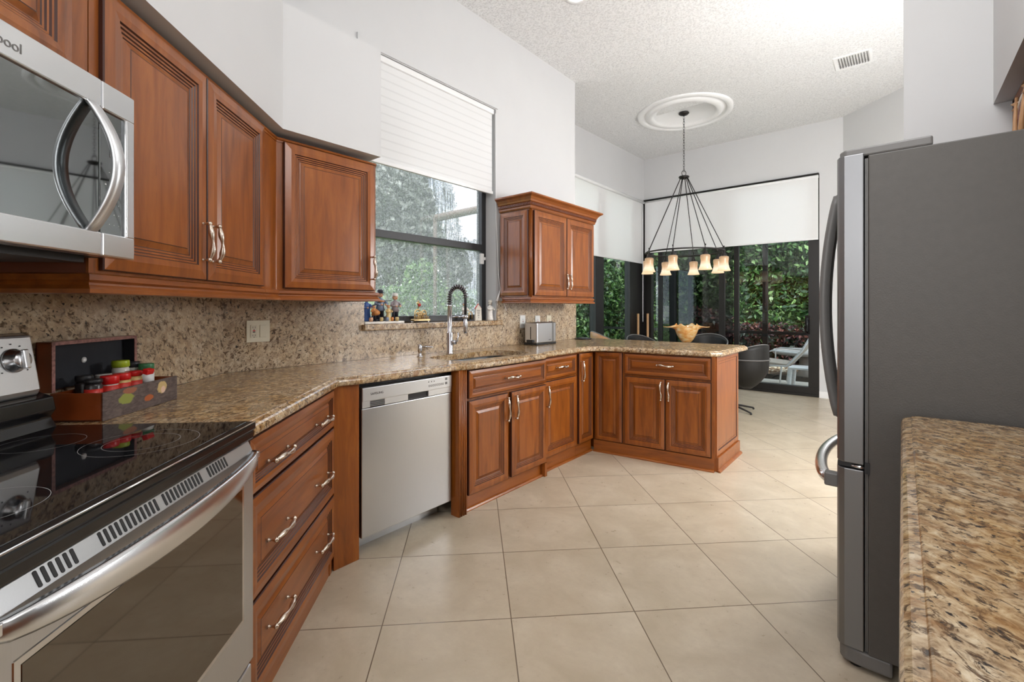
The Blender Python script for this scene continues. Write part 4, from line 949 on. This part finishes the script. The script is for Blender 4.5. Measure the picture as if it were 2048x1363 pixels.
# ---- refrigerator
t = thing('refrigerator', 'tall french door refrigerator with dark grey side panel', 'refrigerator', (.25, 2.39, 0))
def shift(mb): mb.v = [(x - .25, y - 2.39, z) for x, y, z in mb.v]; return mb
mb = MB(); mb.bbox(-.085, .665, 1.968, 2.80, .07, 1.765, 'grey_side', .004); shift(mb).build('body', t)
mb = MB(); mb.box(-.094, -.083, 1.975, 2.79, .08, 1.755, 'black_matte')
for k in range(2): mb.box(-.092 + .004 * k, -.0895 + .004 * k, 1.970, 2.79, .08, 1.755, 'fridge_grey')
shift(mb).build('door_gasket', t)
def fdoor(y0, y1, z0, z1, name):
    s = [(-.096, y0), (-.150, y0 + .001), (-.166, y0 + .008), (-.173, y0 + .03), (-.178, y0 + .10), (-.180, (y0 + y1) / 2), (-.178, y1 - .10), (-.173, y1 - .03), (-.166, y1 - .008), (-.150, y1 - .001), (-.096, y1)]
    mb = MB(); mb.prism(s, z0, z1, 'steel_fridge'); mb.sm = [len(f) == 4 and False for f in mb.f]; return shift(mb).build(name, t, bevel=.003)
dn = fdoor(1.968, 2.380, .712, 1.775, 'door'); df = fdoor(2.388, 2.798, .712, 1.775, 'door'); dz_ = fdoor(1.968, 2.798, .075, .692, 'freezer_drawer')
def vhandle(y, par):
    mb = MB(); n = 24; vs = []
    for i in range(n + 1):
        u = i / n; z = .80 + .91 * u; e = math.sin(PI * u); o = .192 + .050 * e ** .8; w = .017
        for a, b in ((-w, -.016), (-w * .7, -.022), (w * .7, -.022), (w, -.016), (w * .7, .012), (-w * .7, .012)): vs.append((-o + b, y + a, z))
    mb.add(vs, [(i * 6 + a, i * 6 + (a + 1) % 6, (i + 1) * 6 + (a + 1) % 6, (i + 1) * 6 + a) for i in range(n) for a in range(6)] + [list(range(6)), [n * 6 + a for a in range(6)]], 'fridge_grey', True)
    for z in (.83, 1.68): mb.bbox(-.205, -.172, y - .014, y + .014, z - .035, z + .035, 'fridge_grey', .004)
    shift(mb).build('handle', par)
vhandle(2.335, dn); vhandle(2.433, df)
mb = MB(); pts = []
for i in range(21):
    u = i / 20; pts.append((-.200 - .055 * math.sin(PI * u) ** .6, 2.04 + .69 * u, .625))
mb.tube(pts, .021, 'steel_h', 12)
for y in (2.04, 2.73): mb.bbox(-.215, -.170, y - .018, y + .018, .600, .650, 'fridge_grey', .006)
shift(mb).build('handle', dz_)
mb = MB(); mb.bbox(-.17, -.098, 1.980, 2.06, .694, .710, 'black_matte', .002); mb.tube([(-.13, 1.976, .702), (-.09, 1.972, .702)], .006, 'steel_bright', 8); mb.box(-.094, -.080, 1.962, 1.99, .685, .722, 'black_matte'); shift(mb).build('middle_hinge', t)
mb = MB(); mb.prism([(-.15, 1.975), (-.165, 2.0), (-.165, 2.06), (.06, 2.09), (.078, 2.06), (.078, 1.975)], 1.766, 1.797, 'fridge_grey'); mb.lathe([(.02, 0), (.02, .012), (.012, .016)], (-.135, 2.0, 1.775), 'fridge_grey', 16); shift(mb).build('hinge_cover', t, bevel=.006)
mb = MB(); mb.prism([(-.10, 1.972), (-.15, 1.980), (-.165, 2.0), (-.165, 2.77), (-.15, 2.79), (-.02, 2.79), (-.02, 1.972)], .018, .072, 'fridge_grey'); shift(mb).build('base_grille', t, bevel=.008)
for x, y in ((-.12, 2.02), (-.12, 2.74), (.6, 2.05), (.6, 2.72)): mb = MB(); mb.lathe([(.022, 0), (.022, .03), (.012, .032), (.012, .07)], (x, y, 0), 'black_matte', 14); shift(mb).build('foot', t)
# ---- wall plates
def plate(label, y, z, w, h, m, kinds, grp=None):
    t = thing('wall_plate', label, 'wall outlet', (XW, y, z), RW, grp)
    mb = MB(); mb.bbox(-w / 2, w / 2, -.006, 0, -h / 2, h / 2, m, .002); mb.build('plate', t)
    for k, kd in enumerate(kinds):
        cx = (k - (len(kinds) - 1) / 2) * .046
        mb = MB()
        if kd == 'rocker': mb.bbox(cx - .0165, cx + .0165, -.0095, -.005, -.033, .033, m, .002); mb.build('switch', t)
        else:
            mb.bbox(cx - .0165, cx + .0165, -.0085, -.005, -.033, .033, m, .002)
            for s in (-1, 1):
                for dx in (-.006, .006): mb.box(cx + dx - .001, cx + dx + .001, -.009, -.008, s * .021 - .005, s * .021 + .005, 'black_matte')
                mb.lathe([(.0022, 0), (.0022, .001)], (0, 0, 0), 'black_matte', 8, Matrix.Translation((cx, -.0088, s * .021 - .010)) @ Matrix.Rotation(PI / 2, 4, 'X'))
            o = mb.build('socket', t)
            mb = MB(); mb.box(cx - .006, cx + .006, -.0095, -.008, .001, .006, 'red_plastic'); mb.box(cx - .006, cx + .006, -.0095, -.008, -.006, -.001, 'black_matte'); mb.build('test_button', o)
plate('ivory double wall plate with an outlet and a switch on the granite backsplash', 1.005, 1.121, .118, .116, 'ivory', ['socket', 'rocker'])
plate('white wall plate just left of the toaster, half hidden behind it', 3.262, 1.118, .075, .116, 'white_plastic', ['socket'])
plate('white wall plate above the middle of the toaster', 3.487, 1.112, .075, .116, 'white_plastic', ['socket'])
plate('ivory wall plate above the right end of the toaster, with a plug cord', 3.672, 1.112, .075, .116, 'ivory', ['socket'])
# ---- toaster
t = thing('toaster', 'brushed steel toaster on the countertop below the right wall cabinet', 'toaster', (-2.515, 3.38, .9145), RW)
mb = MB(); mb.bbox(-.148, .148, -.070, .072, .012, .198, 'steel_v', .012, seg=3); mb.build('body', t)
mb = MB(); mb.bbox(-.150, .150, -.072, .074, 0, .016, 'black_matte', .004); mb.build('base', t)
mb = MB()
for y in (-.028, .028): mb.box(-.11, .10, y - .012, y + .012, .196, .1988, 'black_matte')
mb.build('slots', t)
mb = MB(); mb.bbox(.080, .108, -.0715, -.06, .02, .196, 'fridge_grey', .002); mb.build('side_stripe', t)
mb = MB(); mb.bbox(-.166, -.146, -.035, .035, .02, .045, 'black_matte', .004); mb.box(-.1495, -.147, -.004, .004, .05, .16, 'black_matte'); mb.build('lever', t)
mb = MB()
for k in range(6): mb.box(.03 + .006 * k, .034 + .006 * k, -.0706, -.0695, .036, .042 + .002 * (k % 2), 'black_matte')
mb.build('lettering', t)
mb = MB(); mb.tube([(-2.61, 3.66, 1.09), (-2.59, 3.66, 1.10), (-2.58, 3.64, 1.06), (-2.59, 3.60, .97), (-2.60, 3.55, .93)], .004, 'black_matte', 6); mb.bbox(-2.624, -2.595, 3.655, 3.69, 1.075, 1.11, 'black_matte', .004); tag(mb.build('power_cord'), 'black plug and cord at the ivory wall plate behind the toaster', 'cord')
t = thing('trivet', 'small round black trivet on the countertop at the end of the backsplash', 'trivet', (-2.545, 4.17, .9145))
mb = MB(); mb.lathe([(.085, 0), (.09, .006), (.085, .013), (.06, .016), (.055, .012), (0, .012)], (0, 0, 0), 'black', 28); mb.build('disc', t)
# ================================================================ spice box and jars
t = thing('spice_box', 'open red-brown wooden spice box with fruit painted on its front, beside the cooktop', 'box', wallS(1.446, CW, .9145), RS)
W, D0, D1, hB, hL = .338, -.185, -.042, .083, .150
mb = MB(); mb.box(0, W, D0 + .006, D1, 0, .006, 'lining'); mb.box(0, .006, D0, D1, 0, hB, 'box_wood'); mb.box(W - .006, W, D0, D1, 0, hB, 'box_wood'); mb.box(.006, W - .006, D1 - .006, D1, 0, hB, 'box_wood')
bx = mb.build('tray', t, bevel=.001)
mb = MB(); mb.box(0, W, D0 - .002, D0 + .006, 0, hB + .001, 'painted'); mb.build('painted_front', t, bevel=.001)
mb = MB(); y0, y1 = -.046, -.004
mb.box(.0, W, y1 - .005, y1, hB + .002, hB + hL, 'box_wood'); mb.box(0, .006, y0, y1, hB + .002, hB + hL, 'box_wood'); mb.box(W - .006, W, y0, y1, hB + .002, hB + hL, 'box_wood'); mb.box(0, W, y0, y1, hB + hL - .006, hB + hL, 'box_wood')
lid = mb.build('lid', t, bevel=.001)
mb = MB(); mb.box(-.0005, .0105, y0 - .002, y0, hB + .002, hB + hL, 'box_rim'); mb.box(W - .0105, W + .0005, y0 - .002, y0, hB + .002, hB + hL, 'box_rim'); mb.box(.0, W, y0 - .002, y0, hB + hL - .0105, hB + hL, 'box_rim'); mb.build('rim', lid)
mb = MB(); mb.box(.006, W - .006, y1 - .0065, y1 - .005, hB + .004, hB + hL - .006, 'lining'); mb.box(.006, .0075, y0, y1 - .005, hB + .004, hB + hL - .006, 'lining'); mb.box(W - .0075, W - .006, y0, y1 - .005, hB + .004, hB + hL - .006, 'lining'); mb.build('lining', lid)
mb = MB(); mb.lathe([(.0095, 0), (.0095, .003), (.005, .006), (0, .006)], (0, 0, 0), 'white_plastic', 16, Matrix.Translation((.155, y1 - .0065, .165)) @ Matrix.Rotation(PI / 2, 4, 'X')); mb.build('magnet', lid)
def jar(label, x, y, h, r, body, lidm, band=None, rz=0, lh=.022, flip=False):
    cx, cy = P(1.446 + x, CW - y)   # y negative = towards the room
    t = thing('spice_jar', label, 'jar', (cx, cy, .921), RS, None)
    mb = MB(); mb.lathe([(r * .95, 0), (r, .004), (r, h - lh - .008), (r * .86, h - lh), (0, h - lh)], (0, 0, 0), body, 20); b = mb.build('bottle', t)
    if band: mb = MB(); mb.lathe([(r + .0005, h * .42), (r + .0005, h * .74)], (0, 0, 0), band, 20); mb.build('label_band', t)
    mb = MB()
    mb.lathe([(r * .93, h - lh), (r * 1.02, h - lh + .002), (r * 1.02, h - .003), (r * .97, h), (0, h)], (0, 0, 0), lidm, 24)
    if flip: mb.bbox(-r * .7, r * .7, -r * .9, -.002, h - .002, h + .016, lidm, .003, Matrix.Rotation(.3, 4, 'X'))
    mb.build('lid', t)
jar('small black spice jar with a red band, nearest the left end of the wooden box', .055, -.118, .110, .0215, 'spice_black', 'black_matte', 'spice_red', lh=.012)
jar('red-capped spice jar with pale spice, second from the left in the front row', .104, -.128, .114, .0235, 'spice_glass', 'red_plastic', 'spice_red', lh=.026)
jar('red-capped spice jar with a yellow filling, in the middle of the front row', .154, -.128, .114, .0235, 'spice_yellow', 'red_plastic', 'spice_red', lh=.021)
jar('red spice jar with a flipped-up cap, right end of the front row', .206, -.128, .114, .0235, 'spice_yellow', 'red_plastic', 'spice_red', lh=.016, flip=True)
jar('tall spice jar with a lime green cap standing behind the red ones', .222, -.076, .148, .024, 'spice_glass', 'green_lid', lh=.022)
jar('spice jar with a dark green cap at the right end of the box', .282, -.118, .130, .022, 'spice_glass', 'dgreen_lid', 'white_plastic', lh=.022)
jar('plain black-capped jar in the back row behind the black jar with the red band', .080, -.072, .118, .0215, 'spice_black', 'black_matte', lh=.018)
jar('low pale-topped jar in the back row behind the middle red cap', .150, -.076, .112, .022, 'spice_glass', 'spice_glass', lh=.014)
jar('dark-capped jar at the far right of the back row, behind the green caps', .285, -.070, .136, .0205, 'spice_glass', 'black_matte', lh=.018)
# ================================================================ figurines on the sill
def SY(px, X):
    r = (px - 1024) / FPX; return X * (-.6455 * r - .7637) / (.6455 - .7637 * r)
for nm, c in dict(fig_blue=(.05, .12, .35), fig_skin=(.72, .42, .26), fig_orange=(.62, .25, .07), fig_grey=(.30, .26, .27), fig_dark=(.02, .022, .035), fig_yellow=(.66, .50, .22), fig_white=(.78, .75, .70), fig_red=(.5, .04, .03), brass=(.55, .40, .20), fig_slate=(.22, .27, .38), fig_stone=(.66, .62, .54)).items():
    M[nm] = plain(nm, c, .35, 1 if nm == 'brass' else 0, .12, 60)
def figure(label, px, X, h, coat, legs, hat=None, face='fig_skin', inst=None, z0=1.138, hatw=1.0, robe=False, hair=None):
    y = SY(px, X); t = thing('figurine', label, 'figurine', (X, y, z0), RW)
    k = h / .18; mb = MB(); t.scale = (1.3, 1.3, 1)
    if robe: mb.lathe([(.026 * k, 0), (.027 * k, .01 * k), (.020 * k, .07 * k), (.022 * k, .11 * k), (.018 * k, .128 * k), (.008 * k, .137 * k), (.007 * k, .145 * k)], (0, 0, 0), coat, 14, sy=.8)
    else:
        for s in (-1, 1): mb.tube([(s * .010 * k, 0, .0), (s * .010 * k, 0, .06 * k), (s * .006 * k, 0, .075 * k)], [.0085 * k, .0095 * k, .011 * k], legs, 10); mb.ball((s * .011 * k, -.006 * k, .006 * k), .010 * k, 'fig_dark', sy=1.5, sz=.6, seg=8)
        mb.lathe([(.012 * k, .06 * k), (.024 * k, .062 * k), (.019 * k, .09 * k), (.021 * k, .115 * k), (.017 * k, .130 * k), (.008 * k, .137 * k), (.007 * k, .145 * k)], (0, 0, 0), coat, 14, sy=.75)
    b = mb.build('body', t)
    for s in (-1, 1):
        mb = MB(); mb.tube([(s * .018 * k, 0, .124 * k), (s * .030 * k, -.010 * k, .102 * k), (s * .014 * k, -.026 * k, .098 * k)], [.008 * k, .0075 * k, .006 * k], coat, 8); mb.ball((s * .011 * k, -.029 * k, .098 * k), .006 * k, face, seg=8); mb.build('arm', t)
    mb = MB(); mb.ball((0, 0, .156 * k), .0145 * k, face, sy=.95, sz=1.15, seg=14); mb.ball((0, -.015 * k, .154 * k), .003 * k, face, seg=6)
    for s in (-1, 1): mb.ball((s * .005 * k, -.0128 * k, .159 * k), .0016 * k, 'fig_dark', seg=6); mb.ball((s * .0145 * k, 0, .156 * k), .0035 * k, face, seg=6)
    mb.box(-.004 * k, .004 * k, -.0145 * k, -.012 * k, .1475 * k, .149 * k, 'fig_red'); mb.build('head', t)
    if hair: mb = MB(); mb.ball((0, .003 * k, .162 * k), .0155 * k, hair, sz=.9, seg=12); mb.build('hair', t)
    if hat: mb = MB(); mb.lathe([(.024 * hatw * k, .166 * k), (.024 * hatw * k, .168 * k), (.015 * k, .170 * k), (.014 * k, .184 * k), (.010 * k, .188 * k), (0, .188 * k)], (0, 0, 0), hat, 16); mb.build('hat', t)
    if inst == 'drum': mb = MB(); mb.lathe([(.026 * k, -.012 * k), (.028 * k, 0), (.026 * k, .012 * k)], (0, 0, 0), 'fig_orange', 16, Matrix.Translation((0, -.034 * k, .09 * k)) @ Matrix.Rotation(PI / 2, 4, 'X')); mb.build('drum', t)
    if inst == 'fiddle': mb = MB(); mb.ball((-.012 * k, -.028 * k, .118 * k), .012 * k, 'fig_orange', sx=1.6, sz=.5, seg=10); mb.tube([(-.005 * k, -.028 * k, .118 * k), (.035 * k, -.034 * k, .124 * k)], .002 * k, 'fig_dark', 6); mb.build('fiddle', t)
    return t
mb = MB(); mb.bbox(-2.745, -2.640, 1.655, 1.965, 1.1385, 1.155, 'fig_white', .004); tag(mb.build('display_slab'), 'white marble slab on the sill under the group of coloured figurines', 'slab')
zs = 1.1555
figure('figurine in a long blue and white robe at the far left of the sill', 733, -2.712, .165, 'fig_blue', 'fig_blue', robe=True, z0=zs, hair='fig_white')
figure('figurine with a wide dark hat and slate waistcoat playing a fiddle', 760, -2.705, .205, 'fig_slate', 'fig_dark', 'fig_dark', inst='fiddle', z0=zs)
figure('figurine in a grey-brown coat and black trousers at the right of the slab', 790, -2.690, .185, 'fig_grey', 'fig_dark', 'fig_white', hatw=.8, z0=zs)
figure('short figurine in an orange coat holding a drum in front of the fiddler', 748, -2.662, .115, 'fig_orange', 'fig_dark', hair='fig_dark', inst='drum', z0=zs)
figure('short stout figurine in a yellow smock in the middle of the slab', 777, -2.660, .112, 'fig_yellow', 'fig_orange', robe=True, hair='fig_orange', z0=zs)
for px, c, r, lb in ((742, 'fig_skin', .014, 'tiny peach barrel at the left end of the white slab'), (763, 'fig_yellow', .013, 'tiny yellow barrel left of the slate one on the white slab'), (774, 'fig_slate', .013, 'tiny slate blue barrel in the middle of the white slab'), (784, 'fig_orange', .013, 'tiny orange barrel right of the slate one on the white slab'), (794, 'fig_yellow', .014, 'tiny yellow barrel at the right end of the white slab')):
    t = thing('miniature_barrel', lb, 'barrel', (-2.647, SY(px, -2.647), zs)); mb = MB(); mb.lathe([(r * .75, 0), (r, .014), (r * .75, .027), (0, .027)], (0, 0, 0), c, 12); mb.build('barrel', t)
t = thing('ornament', 'gilt ornament with arches and tiny lamps on a slender base, middle of the window sill', 'ornament', (-2.70, SY(841, -2.70), 1.1385), RW)
mb = MB(); mb.bbox(-.075, .075, -.022, .022, .010, .024, 'brass', .003)
for s in (-1, 1): mb.tube([(s * .055, 0, .012), (s * .075, 0, .004), (s * .085, 0, 0.004)], .005, 'chrome', 8)
mb.build('base', t)
for cx, w, h in ((-.028, .024, .105), (.0, .020, .085), (.030, .022, .098)):
    mb = MB(); mb.tube([(cx - w, 0, .024), (cx - w, 0, h * .65)] + [(cx - w * math.cos(a), 0, h * .65 + w * 1.1 * math.sin(a)) for a in [PI * i / 8 for i in range(1, 8)]] + [(cx + w, 0, h * .65), (cx + w, 0, .024)], .005, 'brass', 8)
    mb.ball((cx, 0, h * .62), .012, 'brass', seg=10); mb.build('arch', t)
mb = MB(); mb.tube([(-.018, .002, .10), (-.020, .002, .135), (-.014, .0, .150), (-.026, 0, .160)], .004, 'brass', 6); mb.ball((-.012, 0, .128), .014, 'fig_red', seg=8); mb.ball((-.024, 0, .140), .011, 'brass', seg=8); mb.build('crest', t)
for k in range(8): mb = MB(); mb.lathe([(.0035, .024), (.002, .030), (.005, .038), (.0055, .044), (0, .044)], (-.060 + .017 * k, -.012, 0), 'brass', 8); mb.build('cup', t)
figure('figurine with brown hair, red bow and black trousers between the faucet and the plaque', 929, -2.70, .155, 'fig_white', 'fig_dark', hair='fig_grey').children[0]
t = thing('ornament', 'small golden openwork arch ornament left of the house-shaped plaque', 'ornament', (-2.70, SY(941, -2.70), 1.1385), RW)
mb = MB(); mb.bbox(-.024, .024, -.012, .012, 0, .008, 'fig_dark', .002)
for r in (.022, .013): mb.tube([(-r, 0, .008), (-r, 0, .055)] + [(-r * math.cos(a), 0, .055 + r * math.sin(a)) for a in [PI * i / 8 for i in range(1, 8)]] + [(r, 0, .055), (r, 0, .008)], .0028, 'brass', 6)
mb.build('arch', t)
t = thing('plaque', 'pale house-shaped plaque with lines of writing standing on the sill', 'plaque', (-2.69, SY(956, -2.69), 1.1385), RW)
mb = MB(); sec = [(-.038, 0), (.038, 0), (.034, .10), (0, .135), (-.034, .10)]
vs = [(x, y, z) for y in (-.008, .008) for x, z in sec]; mb.add(vs, [(0, 1, 2, 3, 4), (9, 8, 7, 6, 5)] + [(i, 5 + i, 5 + (i + 1) % 5, (i + 1) % 5) for i in range(5)], 'fig_stone'); mb.build('board', t, bevel=.002)
mb = MB(); mb.tube([(-.038, 0, .098), (0, 0, .137), (.038, 0, .098)], .005, 'fig_red', 6); mb.ball((0, 0, .142), .005, 'fig_white', seg=8); mb.build('roof_edge', t)
mb = MB()
for r, ws in enumerate(((4, 8, 5), (7, 6), (5, 7), (6, 4), (4,))):
    x = -.001 * sum(ws) - .0015 * len(ws)
    for w_ in ws: mb.box(x, x + .002 * w_ * .9, -.0092, -.008, .022 + .015 * (4 - r), .028 + .015 * (4 - r), 'fridge_grey'); x += .002 * w_ + .002
mb.build('writing', t)
figure('white robed figurine with raised arms at the right end of the sill', 980, -2.665, .165, 'fig_white', 'fig_white', robe=True, face='fig_stone', hat='fig_stone', hatw=.6)
# ================================================================ chandelier
CX, CY_, CZ = -2.14, 5.97, 3.755
t = thing('chandelier', 'black wrought iron ring chandelier with eight lit amber glass shades', 'chandelier', (CX, CY_, CZ))
mb = MB(); mb.lathe([(.0, 0), (.062, 0), (.065, -.008), (.05, -.022), (.02, -.032), (.008, -.04), (0, -.04)], (0, 0, 0), 'iron', 24); mb.build('canopy', t)
zr, zh = 1.955 - CZ, 2.925 - CZ
mb = MB(); z = -.045; k = 0
while z > zh + .09:
    a = PI / 2 * (k % 2); L = .021
    mb.tube([(.010 * math.cos(b) * math.cos(a), .010 * math.cos(b) * math.sin(a), z - .018 + L * math.sin(b)) for b in [2 * PI * i / 10 for i in range(10)]], .0026, 'iron', 5, closed=True); z -= .034; k += 1
mb.build('chain', t)
mb = MB(); mb.tube([(.030 * math.cos(b) * math.cos(.9), .030 * math.cos(b) * math.sin(.9), zh + .052 + .034 * math.sin(b)) for b in [2 * PI * i / 16 for i in range(16)]], .004, 'iron', 6, closed=True); mb.build('loop', t)
mb = MB(); mb.lathe([(0, .022), (.03, .020), (.062, .012), (.066, .002), (.058, -.010), (.03, -.022), (0, -.026)], (0, 0, zh), 'iron', 24); mb.build('hub', t)
RR = .478
mb = MB(); mb.tube([(RR * math.cos(2 * PI * i / 64), RR * math.sin(2 * PI * i / 64), zr) for i in range(64)], .0095, 'iron', 8, closed=True); mb.build('ring', t)
for i in range(8):
    ph = math.radians(9.4 + 45 * i)  # measured from the direction towards the camera
    fwv, rtv = (-math.sin(YAW), math.cos(YAW)), (math.cos(YAW), math.sin(YAW))
    ux_, uy_ = rtv[0] * math.sin(ph) - fwv[0] * math.cos(ph), rtv[1] * math.sin(ph) - fwv[1] * math.cos(ph)
    x, y = RR * ux_, RR * uy_
    mb = MB(); mb.tube([(.045 * ux_, .045 * uy_, zh - .01), (x * .985, y * .985, zr + .035), (x, y, zr + .008)], .0052, 'iron', 6); mb.tube([(x, y, zr + .03), (x, y, zr + .05)], .009, 'iron', 8); mb.build('rod', t)
    mb = MB(); mb.lathe([(.012, .0), (.012, -.03), (.026, -.05), (.034, -.075), (.034, -.085), (0, -.085)], (x, y, zr), 'iron', 16); mb.build('socket', t)
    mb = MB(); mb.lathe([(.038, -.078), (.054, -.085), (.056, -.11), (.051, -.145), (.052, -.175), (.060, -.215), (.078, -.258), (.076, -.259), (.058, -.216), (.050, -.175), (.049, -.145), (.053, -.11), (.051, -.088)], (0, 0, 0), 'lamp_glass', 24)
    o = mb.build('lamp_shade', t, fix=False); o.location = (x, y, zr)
# ================================================================ dining furniture
t = thing('dining_table', 'round dark dining table behind the peninsula, under the chandelier', 'table', (-2.17, 6.02, 0))
mb = MB(); mb.lathe([(0, .735), (.43, .735), (.46, .742), (.46, .755), (.45, .760), (0, .760)], (0, 0, 0), 'black', 48); mb.build('tabletop', t)
mb = MB(); mb.lathe([(.22, 0), (.22, .02), (.08, .05), (.05, .1), (.05, .66), (.12, .735), (0, .735)], (0, 0, 0), 'black_matte', 24); mb.build('pedestal', t)
t = thing('glass_bowl', 'amber art glass bowl with pulled wing-like lips on the dining table', 'bowl', (-2.11, 5.98, .7605), YAW)
mb = MB(); n, mrows = 64, 14; vs = []
for j in range(mrows + 1):
    u = j / mrows
    for i in range(n):
        a = 2 * PI * i / n; wing = abs(math.cos(a)) ** 12; mid = abs(math.sin(a)) ** 6 ; ripple = math.cos(6 * a + .6)
        q = max(0, u - .70) / .30; r = .045 + .105 * math.sin(u * PI / 2) ** .75 + q ** 1.2 * (.135 * wing + .015 * ripple); z = .032 + .235 * min(u, .80 + .2 * (1 - wing)) - q ** 3 * .07 * max(0, 1 - (abs(abs(a - PI) - PI / 2) / .30) ** 2) + q ** 2 * .014 * math.cos(8 * a)
        vs.append((r * math.cos(a), r * math.sin(a) * .85, z))
fs = [(j * n + i, j * n + (i + 1) % n, (j + 1) * n + (i + 1) % n, (j + 1) * n + i) for j in range(mrows) for i in range(n)] + [[i for i in range(n)][::-1]]
mb.add(vs, fs, 'amber', True); o = mb.build('bowl', t, fix=False); sm = o.modifiers.new('thickness', 'SOLIDIFY'); sm.thickness = .006
mb = MB(); mb.lathe([(.045, 0), (.047, .006), (.036, .018), (.038, .034), (0, .034)], (0, 0, 0), 'clear_glass', 24); mb.build('foot', t)
M['shell_rim'] = plain('pale_grey_rim', (.16, .155, .15), .4)
def bucket(label, x, y, rz, top, m='leather', boff=(0, 0), w=.24, zb=.30):
    bo = Matrix.Rotation(-rz, 3, 'Z') @ Vector((boff[0], boff[1], 0)); bx_, by_ = bo.x, bo.y
    t = thing('dining_chair', label, 'chair', (x, y, 0), rz)
    # shell of a tub chair, open towards -y (local front)
    n, rows = 28, 12; vs = []
    for j in range(rows + 1):
        u = j / rows
        for i in range(n + 1):
            a = math.radians(-25 + 230 * i / n); e = .5 - .5 * math.cos(2 * PI * i / n)
            h = zb + (top - zb) * (u * (.72 + .28 * e ** .6)); r = w * (math.sin(min(1, u * 1.7 + .06) * PI / 2) ** .75) * (1 + .03 * u)
            vs.append((r * math.cos(a), r * math.sin(a), h))
    fs = [(j * (n + 1) + i, j * (n + 1) + i + 1, (j + 1) * (n + 1) + i + 1, (j + 1) * (n + 1) + i) for j in range(rows) for i in range(n)]
    mb = MB(); mb.add(vs, fs, m, True); o = mb.build('backrest', t, fix=False); sm = o.modifiers.new('thickness', 'SOLIDIFY'); sm.thickness = .022; sm.offset = 0
    mb = MB(); mb.lathe([(0, .40), (w * .82, .40), (w * .93, .43), (w * .90, .46), (0, .475)], (0, -.02, 0), m, 28); mb.build('seat', t)
    mb = MB(); zz = zb + (top - zb) * .66; rb = w * 1.02 + .017; mb.tube([(rb * math.cos(math.radians(a)), rb * math.sin(math.radians(a)), zz + (.03 if False else 0)) for a in range(-22, 203, 9)], .008, 'shell_rim', 6); mb.build('band', t)
    mb = MB(); mb.tube([(bx_, by_, .05), (bx_, by_, .30), (bx_ * .3, by_ * .3, .405)], .022, 'chrome', 12); mb.build('post', t)
    mb = MB(); mb.tube([(1.03 * w * math.cos(math.radians(-25 + 230 * i / n)), 1.03 * w * math.sin(math.radians(-25 + 230 * i / n)), .004 + zb + (top - zb) * (.72 + .28 * (.5 - .5 * math.cos(2 * PI * i / n)) ** .6)) for i in range(n + 1)], .007, 'shell_rim', 6); mb.build('rim', t)
    for k in range(5):
        a = math.radians(20 + 72 * k); mb = MB(); mb.tube([(bx_, by_, .07), (bx_ + .14 * math.cos(a), by_ + .14 * math.sin(a), .052), (bx_ + .29 * math.cos(a), by_ + .29 * math.sin(a), .022)], [.016, .012, .010], 'iron', 8); mb.ball((bx_ + .29 * math.cos(a), by_ + .29 * math.sin(a), .013), .013, 'black_matte', seg=8); mb.build('leg', t)
    return t
def cc(px, dd):
    xc = (px - 1024) / FPX * dd; return math.cos(YAW) * xc - math.sin(YAW) * dd, math.sin(YAW) * xc + math.cos(YAW) * dd
x, y = cc(1494, 5.60); bucket('dark charcoal tub chair on a star base right of the peninsula', x, y, YAW + PI + .35, .805, w=.222, zb=.27, boff=(-.20 * math.cos(YAW), -.20 * math.sin(YAW)))
x, y = cc(1219, 6.0); bucket('tub chair with a tan plywood back rim just left behind the peninsula', x, y, math.radians(140), .93, 'chair_ply', w=.23)
x, y = cc(1287, 6.75); bucket('low dark tub chair near the alcove corner, in front of the two wooden poles', x, y, math.radians(60), .83, w=.23)
x, y = cc(1415, 6.75); bucket('dark tub chair behind the table, just right of the amber glass bowl', x, y, math.radians(10), .845, w=.26)
for x, y, lb in ((-3.385, 7.30, 'light wooden pole standing against the left window frame in the alcove corner'), (-3.325, 7.545, 'light wooden pole standing against the sliding door frame in the alcove corner')):
    mb = MB(); mb.tube([(x, y, .0), (x, y, 1.14)], .020, 'tan_wood', 12); tag(mb.build('wooden_pole'), lb, 'pole')
